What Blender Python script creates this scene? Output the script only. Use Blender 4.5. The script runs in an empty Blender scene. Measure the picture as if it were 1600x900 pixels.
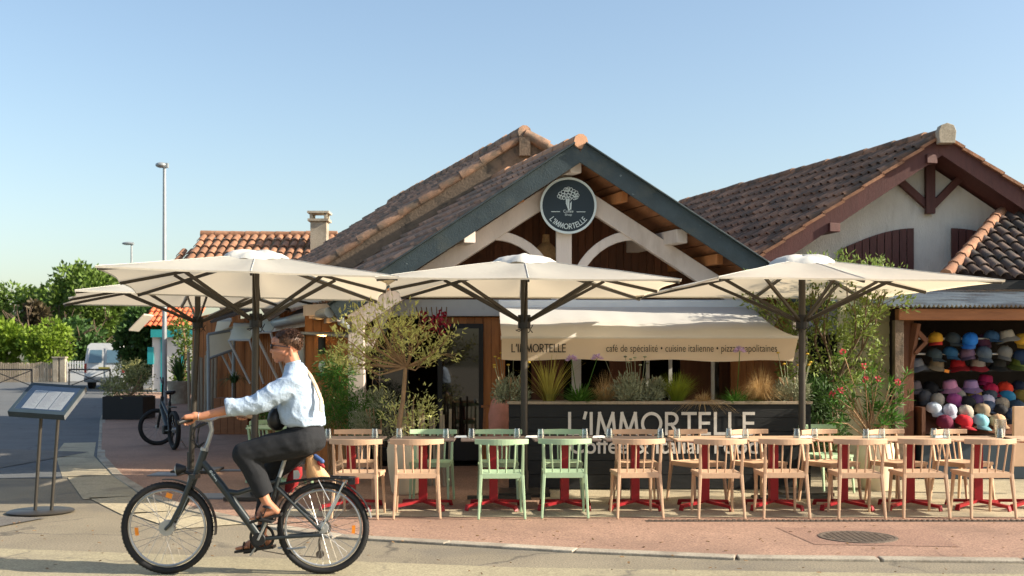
import bpy, bmesh, math, random
from mathutils import Vector, Matrix, Euler, noise
R = math.radians
rng = random.Random(11)
sc = bpy.context.scene
# ---------------------------------------------------------------- camera, light
F, HZ, H = 1750.0, 566.0, 1.58          # focal length and horizon row (in 1600x900 pixels), eye height
cd = bpy.data.cameras.new('camera'); cam = bpy.data.objects.new('camera', cd); sc.collection.objects.link(cam)
cam.location = (0, 0, H); cam.rotation_euler = (R(90), 0, 0)
cd.sensor_width = 36; cd.lens = F / 1600 * 36; cd.shift_y = (HZ - 450) / 1600
cd.clip_start = .1; cd.clip_end = 5000
cd.dof.use_dof = True; cd.dof.focus_distance = 11.5; cd.dof.aperture_fstop = 3.5
sc.camera = cam
SUN_EL, SUN_FRONT = R(28), R(10)        # evening sun from the right, only a little in front of the facade
w = bpy.data.worlds.new('World'); sc.world = w; w.use_nodes = True
nt = w.node_tree; bg = nt.nodes['Background']
sky = nt.nodes.new('ShaderNodeTexSky'); sky.sky_type = 'NISHITA'; sky.sun_disc = False
sky.sun_elevation = SUN_EL; sky.sun_rotation = R(90) + SUN_FRONT
sky.altitude = 0; sky.air_density = 1.15; sky.dust_density = 1.9; sky.ozone_density = 1.3
nt.links.new(sky.outputs[0], bg.inputs[0]); bg.inputs[1].default_value = .082
sd = bpy.data.lights.new('sun', 'SUN'); sun = bpy.data.objects.new('sun', sd); sc.collection.objects.link(sun)
sd.energy = 3.6; sd.angle = R(.6); sd.color = (1, .89, .73)
SD = Vector((math.cos(SUN_EL) * math.cos(SUN_FRONT), -math.cos(SUN_EL) * math.sin(SUN_FRONT), math.sin(SUN_EL)))
sun.rotation_euler = SD.to_track_quat('Z', 'Y').to_euler(); sun.location = SD * 60
sc.view_settings.view_transform = 'Standard'; sc.view_settings.look = 'None'
sc.view_settings.gamma = 1; sc.view_settings.use_curve_mapping = False
sc.view_settings.exposure = 1.4
sc.render.engine = 'CYCLES'
sc.cycles.use_denoising = True; sc.cycles.max_bounces = 8; sc.cycles.transparent_max_bounces = 12
sc.cycles.caustics_reflective = False; sc.cycles.caustics_refractive = False; sc.cycles.sample_clamp_indirect = 4

# ---------------------------------------------------------------- helpers
def wp(u, v, Y): return Vector(((u - 800) / F * Y, Y, H - (v - HZ) / F * Y))
def gp(u, v):
    Y = F * H / (v - HZ); return ((u - 800) / F * Y, Y)
def gz(y): return .016 * (min(max(y, 24), 75) - 24)
def lin(c): return tuple(((x / 255) / 12.92 if x / 255 <= .04045 else ((x / 255 + .055) / 1.055) ** 2.4) for x in c)
ORG = {}
def org(o):
    return ORG.get(o.name, Vector((0, 0, 0))) if o else Vector((0, 0, 0))
class MB:
    def __init__(s): s.v = []; s.f = []
    def add(s, vs, fs):
        n = len(s.v); s.v += [Vector(p) for p in vs]; s.f += [tuple(i + n for i in f) for f in fs]; return s
    def quad(s, *p): return s.add(p, [tuple(range(len(p)))])
    def box(s, c, d, rot=None):
        x, y, z = d[0] / 2, d[1] / 2, d[2] / 2
        vs = [Vector((a * x, b * y, e * z)) for a in (-1, 1) for b in (-1, 1) for e in (-1, 1)]
        if rot is not None:
            m = rot if isinstance(rot, Matrix) else Euler(rot).to_matrix()
            vs = [m @ p for p in vs]
        c = Vector(c)
        return s.add([p + c for p in vs], [(0, 1, 3, 2), (4, 6, 7, 5), (0, 4, 5, 1), (2, 3, 7, 6), (0, 2, 6, 4), (1, 5, 7, 3)])
    def bb(s, a, b):      # box by two corners
        a = Vector(a); b = Vector(b); return s.box((a + b) / 2, [abs(x) for x in (b - a)])
    def bar(s, p, q, w_, h_, up=(0, 0, 1), w2=None, h2=None):
        p = Vector(p); q = Vector(q); d = (q - p).normalized(); up = Vector(up)
        if abs(d.dot(up)) > .99: up = Vector((0, 1, 0))
        x = d.cross(up).normalized(); y = x.cross(d).normalized()
        w2 = w_ if w2 is None else w2; h2 = h_ if h2 is None else h2
        vs = []
        for c, a, b in ((p, w_, h_), (q, w2, h2)):
            vs += [c + x * a / 2 * i + y * b / 2 * j for i, j in ((-1, -1), (1, -1), (1, 1), (-1, 1))]
        return s.add(vs, [(3, 2, 1, 0), (4, 5, 6, 7), (0, 1, 5, 4), (1, 2, 6, 5), (2, 3, 7, 6), (3, 0, 4, 7)])
    def tube(s, pts, r, n=8, cap=True, closed=False):
        pts = [Vector(p) for p in pts]; m = len(pts)
        rr = r if isinstance(r, (list, tuple)) else [r] * m
        t0 = (pts[1] - pts[0]).normalized()
        a = Vector((0, 0, 1)) if abs(t0.z) < .9 else Vector((1, 0, 0))
        x = t0.cross(a).normalized(); vs = []
        for i in range(m):
            if closed: t = (pts[(i + 1) % m] - pts[i - 1]).normalized()
            else: t = (pts[min(i + 1, m - 1)] - pts[max(i - 1, 0)]).normalized()
            x = (x - t * x.dot(t)).normalized(); y = t.cross(x)
            e = rr[i] if isinstance(rr[i], (list, tuple)) else (rr[i], rr[i])
            vs += [pts[i] + x * math.cos(k * 2 * math.pi / n) * e[0] + y * math.sin(k * 2 * math.pi / n) * e[1] for k in range(n)]
        fs = []
        for i in range(m if closed else m - 1):
            j = (i + 1) % m
            fs += [(i * n + k, i * n + (k + 1) % n, j * n + (k + 1) % n, j * n + k) for k in range(n)]
        if cap and not closed:
            fs += [tuple(reversed(range(n))), tuple((m - 1) * n + k for k in range(n))]
        return s.add(vs, fs)
    def loft(s, secs, n=20):
        """secs: (centre, half x, half y) horizontal ellipses stacked upward"""
        vs = []; m = len(secs)
        for c, a, b in secs:
            c = Vector(c)
            vs += [c + Vector((a * math.cos(k * 2 * math.pi / n), b * math.sin(k * 2 * math.pi / n), 0)) for k in range(n)]
        fs = [(i * n + k, i * n + (k + 1) % n, (i + 1) * n + (k + 1) % n, (i + 1) * n + k) for i in range(m - 1) for k in range(n)]
        fs += [tuple(reversed(range(n))), tuple((m - 1) * n + k for k in range(n))]
        return s.add(vs, fs)
    def lathe(s, prof, c, n=18, M=None):
        vs = []; c = Vector(c); m = len(prof)
        for r_, z in prof:
            for k in range(n):
                p = Vector((r_ * math.cos(k * 2 * math.pi / n), r_ * math.sin(k * 2 * math.pi / n), z))
                vs.append(c + (M @ p if M else p))
        fs = [(i * n + k, i * n + (k + 1) % n, (i + 1) * n + (k + 1) % n, (i + 1) * n + k) for i in range(m - 1) for k in range(n)]
        if prof[0][0] > 1e-4: fs.append(tuple(reversed(range(n))))
        if prof[-1][0] > 1e-4: fs.append(tuple((m - 1) * n + k for k in range(n)))
        return s.add(vs, fs)
    def ell(s, c, r, n=16, m=10, M=None):
        prof = [(max(math.sin(math.pi * i / m), 1e-5), -math.cos(math.pi * i / m)) for i in range(m + 1)]
        S = Matrix.Diagonal(Vector(r))
        return s.lathe(prof, c, n, (M @ S) if M else S)
    def prism(s, poly, o, ax, ay, th):
        o = Vector(o); ax = Vector(ax); ay = Vector(ay); nn = ax.cross(ay).normalized() * th; n = len(poly)
        a = [o + ax * p[0] + ay * p[1] for p in poly]
        return s.add(a + [p + nn for p in a], [tuple(reversed(range(n))), tuple(range(n, 2 * n))] + [(i, (i + 1) % n, n + (i + 1) % n, n + i) for i in range(n)])
    def capsule(s, p, q, r1, r2, n=12):
        p = Vector(p); q = Vector(q); d = (q - p); L = d.length; d.normalize()
        pts = []; rr = []
        for i in range(4):
            a = math.pi / 2 * i / 4; pts.append(p - d * r1 * math.cos(a)); rr.append(max(r1 * math.sin(a), 1e-4))
        pts += [p, q]; rr += [r1, r2]
        for i in range(1, 5):
            a = math.pi / 2 * i / 4; pts.append(q + d * r2 * math.sin(a)); rr.append(max(r2 * math.cos(a), 1e-4))
        return s.tube(pts, rr, n)
    def mesh(s, name, off=Vector((0, 0, 0))):
        me = bpy.data.meshes.new(name); me.from_pydata([p - off for p in s.v], [], s.f); me.update(); return me
    def build(s, name, mt, par=None, smooth=False, bevel=0, fix=True):
        me = s.mesh(name, org(par))
        if fix and len(s.f) < 30000:
            b = bmesh.new(); b.from_mesh(me); bmesh.ops.recalc_face_normals(b, faces=b.faces); b.to_mesh(me); b.free()
        return put(name, me, mt, par, smooth, bevel)
def put(name, me, mt, par=None, smooth=False, bevel=0):
    o = bpy.data.objects.new(name, me); sc.collection.objects.link(o)
    if mt: me.materials.append(mt)
    if smooth:
        me.polygons.foreach_set('use_smooth', [True] * len(me.polygons)); me.set_sharp_from_angle(angle=R(40 if smooth is True else smooth))
    if bevel:
        md = o.modifiers.new('bevel', 'BEVEL'); md.width = bevel; md.segments = 2; md.limit_method = 'ANGLE'; md.angle_limit = R(40)
    if par: o.parent = par; ORG[o.name] = org(par)
    return o
def tag(o, label=None, cat=None, group=None, kind=None):
    if label: o['label'] = label
    if cat: o['category'] = cat
    if group: o['group'] = group
    if kind: o['kind'] = kind
    return o
def thing(name, label, cat, loc=(0, 0, 0), group=None):
    o = bpy.data.objects.new(name, None); sc.collection.objects.link(o); o.location = loc; o.empty_display_size = .2
    ORG[o.name] = Vector(loc); return tag(o, label, cat, group)
def copy_thing(root, loc, rz, label, mats=None):
    def rec(o, par):
        c = o.copy(); sc.collection.objects.link(c)
        if par: c.parent = par
        if mats and c.type == 'MESH' and c.material_slots:
            m = mats.get(o.name.split('.')[0], mats.get('*'))
            if m:
                c.material_slots[0].link = 'OBJECT'; c.material_slots[0].material = m
        for ch in list(o.children): rec(ch, c)
        return c
    kids = list(root.children)
    c = rec(root, None); c.location = loc; c.rotation_euler = (0, 0, rz); c['label'] = label
    return c
def struct(o): o['kind'] = 'structure'; return o

# ---------------------------------------------------------------- materials
def pm(name, col, rough=.6, var=.12, scale=6, bump=0, bscale=80, metal=0, island=0, trans=0, speck=0, sscale=350, stretch=None, spec=.4, fleck=None, stain=None, tcol=None, crack=None):
    m = bpy.data.materials.new(name); m.use_nodes = True; t = m.node_tree; N = t.nodes; L = t.links
    b = N['Principled BSDF']; c = lin(col) if max(col) > 1.01 else col
    b.inputs['Roughness'].default_value = rough; b.inputs['Metallic'].default_value = metal; b.inputs['Specular IOR Level'].default_value = spec
    tc = N.new('ShaderNodeTexCoord'); src = tc.outputs['Object']
    if stretch:
        mp = N.new('ShaderNodeMapping'); mp.inputs['Scale'].default_value = stretch; L.new(src, mp.inputs['Vector']); src = mp.outputs[0]
    def nz(sc_, det=5, ro=.6):
        n = N.new('ShaderNodeTexNoise'); n.inputs['Scale'].default_value = sc_; n.inputs['Detail'].default_value = det; n.inputs['Roughness'].default_value = ro
        L.new(src, n.inputs['Vector']); return n.outputs['Fac']
    def mr(v, a, b_, c_, d_):
        n = N.new('ShaderNodeMapRange'); L.new(v, n.inputs[0])
        for i, x in enumerate((a, b_, c_, d_)): n.inputs[i + 1].default_value = x
        return n.outputs[0]
    def mul(a, b_):
        n = N.new('ShaderNodeMath'); n.operation = 'MULTIPLY'; L.new(a, n.inputs[0]); L.new(b_, n.inputs[1]); return n.outputs[0]
    fac = mr(nz(scale), .3, .7, 1 - var, 1 + var)
    if speck: fac = mul(fac, mr(nz(sscale, 2), .3, .7, 1 - speck, 1 + speck))
    if island:
        g = N.new('ShaderNodeNewGeometry'); fac = mul(fac, mr(g.outputs['Random Per Island'], 0, 1, 1 - island, 1 + island))
    vm = N.new('ShaderNodeVectorMath'); vm.operation = 'SCALE'; vm.inputs[0].default_value = c; L.new(fac, vm.inputs['Scale'])
    out = vm.outputs[0]
    def mix(f, c2):
        nonlocal out
        mx = N.new('ShaderNodeMix'); mx.data_type = 'RGBA'; L.new(f, mx.inputs[0]); L.new(out, mx.inputs[6]); mx.inputs[7].default_value = (*lin(c2), 1); out = mx.outputs[2]
    if stain: mix(mr(nz(stain[1], 6), stain[2], stain[2] + .12, 0, stain[3]), stain[0])
    if crack:      # thin wandering cracks
        nn_ = N.new('ShaderNodeTexNoise'); nn_.inputs['Scale'].default_value = 1.7; nn_.inputs['Detail'].default_value = 6; L.new(src, nn_.inputs['Vector'])
        va = N.new('ShaderNodeVectorMath'); va.operation = 'MULTIPLY_ADD'; va.inputs[1].default_value = (.9, .9, 0); L.new(nn_.outputs['Color'], va.inputs[0]); L.new(src, va.inputs[2])
        vo = N.new('ShaderNodeTexVoronoi'); vo.feature = 'DISTANCE_TO_EDGE'; vo.inputs['Scale'].default_value = crack[1]; L.new(va.outputs[0], vo.inputs['Vector'])
        mix(mul(mr(vo.outputs['Distance'], 0, crack[2], 1, 0), mr(nz(.7, 2), .45, .6, 0, crack[3])), crack[0])
    if fleck: mix(mr(nz(fleck[1], 4), fleck[2], fleck[2] + .03, 0, 1), fleck[0])
    L.new(out, b.inputs['Base Color'])
    if bump:
        bp = N.new('ShaderNodeBump'); bp.inputs['Strength'].default_value = bump; bp.inputs['Distance'].default_value = .02
        L.new(nz(bscale, 4), bp.inputs['Height']); L.new(bp.outputs[0], b.inputs['Normal'])
    if trans:
        tr = N.new('ShaderNodeBsdfTranslucent'); ms = N.new('ShaderNodeMixShader'); ms.inputs[0].default_value = trans
        L.new(out, tr.inputs[0])
        if tcol: 
            for l in list(tr.inputs[0].links): L.remove(l)
            tr.inputs[0].default_value = (*lin(tcol), 1)
        L.new(b.outputs[0], ms.inputs[1]); L.new(tr.outputs[0], ms.inputs[2]); L.new(ms.outputs[0], N['Material Output'].inputs[0])
    return m
M = {}
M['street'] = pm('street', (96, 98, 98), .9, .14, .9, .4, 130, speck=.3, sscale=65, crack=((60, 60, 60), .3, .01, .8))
M['asphalt'] = pm('asphalt', (138, 128, 108), .9, .14, .9, .5, 130, speck=.4, sscale=65, crack=((70, 66, 62), .35, .012, .8), stain=((96, 92, 88), .5, .52, .5))
M['asphalt_pale'] = pm('asphalt_pale', (158, 148, 120), .9, .12, .8, .4, 130, speck=.3, sscale=60, crack=((96, 90, 82), .4, .01, .7), stain=((118, 110, 98), .7, .55, .5))
M['red_paving'] = pm('red_paving', (160, 128, 108), .9, .12, 1.1, .5, 130, speck=.42, sscale=55, crack=((104, 80, 70), .5, .008, .5), stain=((132, 106, 90), .6, .52, .5))
M['concrete'] = pm('concrete', (176, 164, 136), .9, .14, 1.4, .4, 130, speck=.3, sscale=60, stain=((128, 120, 104), 1.1, .52, .6))
M['kerb'] = pm('kerb', (166, 156, 138), .85, .16, 3, .3, 90, speck=.25, sscale=50, island=.14, stain=((120, 110, 96), 2.2, .5, .6))
M['iron'] = pm('iron', (112, 100, 88), .6, .2, 20, .4, 90, metal=.3)
M['plate'] = pm('plate', (120, 124, 128), .5, .12, 12, .1, metal=.4)
M['tile'] = pm('tile', (152, 120, 98), .85, .25, 9, .4, 60, island=.32, stain=((104, 94, 82), 3.5, .46, .8))
M['tile_old'] = pm('tile_old', (138, 106, 84), .9, .25, 9, .5, 60, island=.34, stain=((84, 74, 64), 2.6, .46, .8))
M['tile_orange'] = pm('tile_orange', (152, 112, 86), .85, .2, 9, .4, 60, island=.22, stain=((130, 88, 64), 5, .5, .6))
M['tile_dark'] = pm('tile_dark', (104, 88, 78), .9, .25, 9, .5, 60, island=.34, stain=((70, 68, 64), 3, .46, .8))
M['tile_bright'] = pm('tile_bright', (205, 110, 72), .85, .15, 9, .2, 60, island=.2)
M['tile_under'] = pm('tile_under', (74, 56, 46), .9, .2, 6)
M['fascia'] = pm('fascia', (54, 66, 70), .6, .2, 5, .3, 40, fleck=((118, 128, 128), 11, .69), stain=((74, 80, 76), 3, .52, .6))
M['white_wood'] = pm('white_wood', (204, 192, 182), .7, .09, 3, .25, 30, stretch=(1, 1, .3), stain=((168, 152, 138), 2.5, .55, .6))
M['white_paint'] = pm('white_paint', (205, 206, 204), .7, .05, 3, .1, 60)
M['wood'] = pm('wood', (172, 114, 68), .7, .2, 3, .3, 20, island=.22, stretch=(5, 5, .6))
M['wood_dark'] = pm('wood_dark', (98, 62, 42), .75, .22, 3, .3, 20, island=.25, stretch=(5, 5, .5))
M['wood_soffit'] = pm('wood_soffit', (128, 86, 56), .75, .2, 3, .25, 20, island=.15, stretch=(4, .6, 4))
M['wood_grey'] = pm('wood_grey', (116, 100, 84), .85, .25, 4, .5, 25, stain=((60, 56, 50), 4, .5, .7))
M['timber'] = pm('timber', (150, 100, 66), .75, .2, 4, .3, 20, stretch=(.6, 5, 5))
M['stake'] = pm('stake', (158, 144, 124), .85, .15, 8, .4, 30, island=.2, stretch=(4, 4, .7))
M['black_wood'] = pm('black_wood', (30, 32, 33), .8, .15, 4, .3, 18, island=.12, stretch=(.5, 4, 5))
M['black'] = pm('black', (24, 25, 27), .5, .1)
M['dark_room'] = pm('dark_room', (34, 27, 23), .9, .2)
M['dark_glass'] = pm('dark_glass', (14, 16, 17), .03, .05, spec=.9)
M['anthracite'] = pm('anthracite', (66, 62, 56), .45, .08, 10, metal=.35)
M['canvas'] = pm('canvas', (222, 221, 210), .85, .05, 2.5, .35, 9, trans=.52, tcol=(224, 208, 180))
M['canvas_cap'] = pm('canvas_cap', (216, 214, 206), .85, .06, 6, .4, 14, trans=.2)
M['awning'] = pm('awning', (218, 216, 208), .85, .03, 2, .1, 300, trans=.25, tcol=(220, 190, 150))
M['valance'] = pm('valance', (232, 214, 188), .85, .03, 2, .1, 300, trans=.35, tcol=(220, 190, 150))
M['stucco'] = pm('stucco', (208, 206, 198), .9, .06, 2.5, .7, 35, stain=((180, 176, 166), 1.2, .54, .6), stretch=(2, 2, .6))
M['cream_clap'] = pm('cream_clap', (214, 206, 172), .7, .07, 2, .1, island=.05)
M['maroon'] = pm('maroon', (84, 50, 46), .65, .15, 4, .25, 25, island=.12, stretch=(5, 5, .6))
M['grey_metal'] = pm('grey_metal', (150, 156, 158), .45, .08, 5, metal=.3)
M['corrugated'] = pm('corrugated', (170, 172, 168), .6, .2, 3, .1, stain=((120, 104, 88), 2.5, .5, .6))
M['peach'] = pm('peach', (202, 168, 136), .55, .08, 5, .1, 60, island=.04)
M['mint'] = pm('mint', (168, 194, 156), .55, .08, 5, .1, 60, island=.04)
M['red_metal'] = pm('red_metal', (150, 26, 34), .4, .07, 6, metal=.1)
M['dark_top'] = pm('dark_top', (98, 84, 76), .45, .08, 8)
M['text_grey'] = pm('text_grey', (206, 200, 190), .7, .05, 12)
M['text_dark'] = pm('text_dark', (46, 42, 38), .8, .05)
M['sign_navy'] = pm('sign_navy', (32, 46, 54), .5, .05, 4)
M['sign_white'] = pm('sign_white', (200, 212, 212), .6, .04, 4)
M['terracotta'] = pm('terracotta', (172, 132, 104), .85, .12, 10, .2)
M['pot'] = pm('pot', (222, 208, 178), .7, .05, 4, .15, 60)
M['wicker'] = pm('wicker', (170, 132, 88), .8, .25, 30, .5, 60)
M['leaf_olive'] = pm('leaf_olive', (206, 210, 138), .5, .15, 8, island=.4, trans=.5)
M['leaf_laurel'] = pm('leaf_laurel', (120, 138, 66), .5, .15, 8, island=.4, trans=.35)
M['leaf_tree'] = pm('leaf_tree', (92, 116, 44), .6, .2, .6, island=.45, trans=.3)
M['leaf_dark'] = pm('leaf_dark', (62, 92, 42), .6, .2, .7, island=.4, trans=.25)
M['leaf_bright'] = pm('leaf_bright', (120, 144, 44), .6, .15, .8, island=.35, trans=.35)
M['leaf_bronze'] = pm('leaf_bronze', (84, 74, 52), .6, .2, .8, island=.4, trans=.2)
M['leaf_green'] = pm('leaf_green', (70, 112, 40), .5, .15, 8, island=.35, trans=.3)
M['leaf_grey'] = pm('leaf_grey', (142, 148, 120), .7, .12, 8, island=.3, trans=.2)
M['leaf_lime'] = pm('leaf_lime', (134, 150, 50), .6, .15, 8, island=.3, trans=.35)
M['straw'] = pm('straw', (190, 160, 112), .7, .1, 8, island=.25, trans=.35)
M['fern_yellow'] = pm('fern_yellow', (168, 160, 78), .6, .1, 8, island=.25, trans=.35)
M['flower_pink'] = pm('flower_pink', (226, 84, 108), .6, .1, 8, island=.2, trans=.3)
M['flower_mauve'] = pm('flower_mauve', (196, 170, 206), .6, .1, 8, island=.2, trans=.3)
M['flower_red'] = pm('flower_red', (170, 36, 60), .6, .1, 8, island=.25, trans=.3)
M['flower_yellow'] = pm('flower_yellow', (206, 176, 70), .6, .1, 8, island=.2, trans=.3)
M['bark'] = pm('bark', (150, 122, 92), .85, .2, 12, .5, 40)
M['bark_dark'] = pm('bark_dark', (104, 88, 72), .9, .2, 6, .5, 20)
M['soil'] = pm('soil', (84, 66, 50), .95, .2, 10, .5, 40)
M['skin'] = pm('skin', (184, 126, 96), .55, .05, 14, .05, 200)
M['hair'] = pm('hair', (80, 56, 40), .5, .2, 20, island=.3)
M['shirt'] = pm('shirt', (168, 186, 206), .85, .07, 30, .35, 60)
M['denim'] = pm('denim', (26, 28, 32), .85, .12, 14, .3, 500)
M['rubber'] = pm('rubber', (28, 28, 29), .75, .1, 30, .3, 200)
M['bike_paint'] = pm('bike_paint', (54, 60, 62), .35, .05, 6, metal=.25)
M['chrome'] = pm('chrome', (186, 186, 184), .25, .05, metal=.85)
M['alloy'] = pm('alloy', (168, 170, 170), .4, .06, metal=.6)
M['orange_refl'] = pm('orange_refl', (240, 140, 24), .3, .05, spec=.7)
M['red_refl'] = pm('red_refl', (170, 30, 24), .3, .05, spec=.7)
M['paper'] = pm('paper', (232, 230, 222), .7, .03)
M['bread'] = pm('bread', (222, 178, 130), .6, .15, 12, .4, 20, trans=.2)
M['blue_label'] = pm('blue_label', (70, 92, 140), .5, .1, 10)
M['red_cloth'] = pm('red_cloth', (150, 36, 40), .7, .12, 12, .2)
M['strap'] = pm('strap', (206, 178, 146), .7, .08, 20)
M['van_white'] = pm('van_white', (206, 208, 208), .35, .04, spec=.5)
M['van_glass'] = pm('van_glass', (92, 122, 138), .08, .05, spec=.9)
M['teal'] = pm('teal', (40, 150, 156), .6, .08, 4)
M['green_tag'] = pm('green_tag', (40, 130, 84), .5, .06)
M['dark_blue'] = pm('dark_blue', (44, 58, 68), .6, .12, 5, .1)
M['shade_metal'] = pm('shade_metal', (26, 26, 27), .5, .05)
def emission(name, col, st):
    m = bpy.data.materials.new(name); m.use_nodes = True; b = m.node_tree.nodes['Principled BSDF']
    b.inputs['Base Color'].default_value = (*lin(col), 1); b.inputs['Emission Color'].default_value = (*lin(col), 1); b.inputs['Emission Strength'].default_value = st
    return m
def glass(name, col=(1, 1, 1), rough=0):
    m = bpy.data.materials.new(name); m.use_nodes = True; t = m.node_tree; N = t.nodes
    gl = N.new('ShaderNodeBsdfGlossy'); gl.inputs['Roughness'].default_value = .03
    tr = N.new('ShaderNodeBsdfTransparent'); tr.inputs[0].default_value = (*col, 1)
    fr = N.new('ShaderNodeLayerWeight'); fr.inputs[0].default_value = .35
    mr = N.new('ShaderNodeMapRange'); mr.inputs[3].default_value = .06; mr.inputs[4].default_value = .8
    t.links.new(fr.outputs['Facing'], mr.inputs[0])
    ms = N.new('ShaderNodeMixShader'); t.links.new(mr.outputs[0], ms.inputs[0]); t.links.new(tr.outputs[0], ms.inputs[1]); t.links.new(gl.outputs[0], ms.inputs[2])
    t.links.new(ms.outputs[0], N['Material Output'].inputs[0]); return m
M['glass'] = glass('tumbler_glass', (.86, .89, .9))
M['pane'] = glass('window_pane', (.45, .5, .5))
M['bulb'] = emission('bulb', (255, 150, 60), 6)

# ---------------------------------------------------------------- lettering
STROKES = {   # letter: (advance, polylines) in a unit-high box
    'L': (.52, [[(0, 1), (0, 0)], [(0, 0), (.46, 0)]]), 'I': (.12, [[(.0, 0), (.0, 1)]]), "'": (.16, [[(.08, 1.02), (.02, .78)]]),
    'M': (.92, [[(0, 0), (.1, 1)], [(.1, 1), (.43, .05)], [(.43, .05), (.76, 1)], [(.76, 1), (.86, 0)]]),
    'O': (1.0, [[(.46 + .46 * math.cos(a * math.pi / 14), .5 + .5 * math.sin(a * math.pi / 14)) for a in range(29)]]),
    'R': (.62, [[(0, 0), (0, 1)], [(0, 1), (.26, 1)] + [(.26 + .27 * math.sin(a * math.pi / 10), .73 + .27 * math.cos(a * math.pi / 10)) for a in range(11)] + [(0, .46)], [(.24, .46), (.56, 0)]]),
    'T': (.66, [[(0, 1), (.62, 1)], [(.31, 1), (.31, 0)]]),
    'E': (.56, [[(0, 0), (0, 1)], [(0, 1), (.46, 1)], [(0, .52), (.42, .52)], [(0, 0), (.46, 0)]])}
def stroke_word(word, h, gap=.2):
    out = []; x = 0
    for ch in word:
        a, pl = STROKES[ch]
        out += [[(x + px * h, py * h) for px, py in p] for p in pl]
        x += (a + gap) * h
    return out, x - gap * h
def put_strokes(mb, lines, w_, place, th=.004):
    """place(x, y, d) -> world point on the sign at depth d in front of its face"""
    for i, ln in enumerate(lines):
        d = th + .0004 * i
        for (x0, y0), (x1, y1) in zip(ln[:-1], ln[1:]):
            l = math.hypot(x1 - x0, y1 - y0) or 1e-6; ex, ey = (x1 - x0) / l * w_ * .5, (y1 - y0) / l * w_ * .5
            nx, ny = -ey, ex
            if len(ln) == 2: a0x, a0y, a1x, a1y = x0 - ex, y0 - ey, x1 + ex, y1 + ey
            else: a0x, a0y, a1x, a1y = x0 - ex * .15, y0 - ey * .15, x1 + ex * .15, y1 + ey * .15
            d += .00003
            mb.quad(place(a0x - nx, a0y - ny, d), place(a1x - nx, a1y - ny, d), place(a1x + nx, a1y + ny, d), place(a0x + nx, a0y + ny, d))
def text_mesh(name, s, o, ax, az, W, Hh, mt, par, thin=0):
    """text laid on the plane o + ax*x + az*y, fitted to W wide, Hh high"""
    cu = bpy.data.curves.new('lettering', 'FONT'); cu.body = s; cu.size = 1; cu.offset = thin
    t = bpy.data.objects.new('lettering', cu); sc.collection.objects.link(t)
    bpy.context.view_layer.update()
    me = bpy.data.meshes.new_from_object(t.evaluated_get(bpy.context.evaluated_depsgraph_get())); bpy.data.objects.remove(t)
    xs = [p.co.x for p in me.vertices]; ys = [p.co.y for p in me.vertices]
    x0, x1, y0, y1 = min(xs), max(xs), min(ys), max(ys); ax = Vector(ax); az = Vector(az); o = Vector(o) - org(par)
    for p in me.vertices: p.co = o + ax * ((p.co.x - x0) / (x1 - x0) * W) + az * ((p.co.y - y0) / (y1 - y0) * Hh)
    me.materials.clear(); me.name = name
    return put(name, me, mt, par)

# ---------------------------------------------------------------- tiled roofs
def tiles(mb, P0, U, D, pitch=.21, expo=.34, seg=5, r=.085, jitter=.012):
    P0 = Vector(P0); U = Vector(U); D = Vector(D); nu = D.cross(U).normalized()
    if nu.z < 0: nu = -nu
    un = U.normalized(); dn = D.normalized()
    ux = (U - dn * U.dot(dn)); across = ux.length; axn = ux.normalized()
    nc = max(1, int(round(across / pitch))); nr = max(1, int(round(D.length / expo)))
    for i in range(nc):
        for j in range(nr):
            a = (i + .5) / nc
            q0 = P0 + U * a + dn * (j * expo) ; q1 = q0 + dn * (expo * 1.18)
            if j == nr - 1: q1 = q0 + dn * expo * 1.05
            ja = rng.uniform(-jitter, jitter); jn = rng.uniform(0, jitter)
            q0 = q0 + nu * .01 + axn * ja; q1 = q1 + nu * (.042 + jn) + axn * (ja + rng.uniform(-jitter, jitter))
            vs = []
            for q, rr in ((q0, r * .82), (q1, r)):
                for k in range(seg + 1):
                    t = math.pi * k / seg
                    vs.append(q + axn * math.cos(t) * rr + nu * math.sin(t) * rr * .85)
            for k in range(seg + 1):      # inner lip: gives the tile a thickness at its lower end
                t = math.pi * k / seg
                vs.append(q1 + axn * math.cos(t) * (r - .016) + nu * math.sin(t) * (r - .016) * .85)
            n = seg + 1
            mb.add(vs, [(k, k + 1, n + k + 1, n + k) for k in range(seg)] + [(n + k, n + k + 1, 2 * n + k + 1, 2 * n + k) for k in range(seg)])
def ridge(mb, a, b, r=.11, step=.38):
    a = Vector(a); b = Vector(b); n = max(1, int((b - a).length / step)); d = (b - a) / n
    for i in range(n):
        j = rng.uniform(-.01, .012)
        p = a + d * i + Vector((0, 0, j)); q = p + d * 1.08
        mb.tube([p, q], [r, r * .88], 10)
def slab(mb, P0, U, D, th):
    P0 = Vector(P0); U = Vector(U); D = Vector(D); n = D.cross(U).normalized()
    if n.z < 0: n = -n
    a = [P0, P0 + U, P0 + U + D, P0 + D]
    mb.add(a + [p - n * th for p in a], [(0, 1, 2, 3), (7, 6, 5, 4), (0, 4, 5, 1), (1, 5, 6, 2), (2, 6, 7, 3), (3, 7, 4, 0)])
SK = Vector((-.383, 1, 0))       # the street does not meet the facade at a right angle: ridges run along SK

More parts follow.
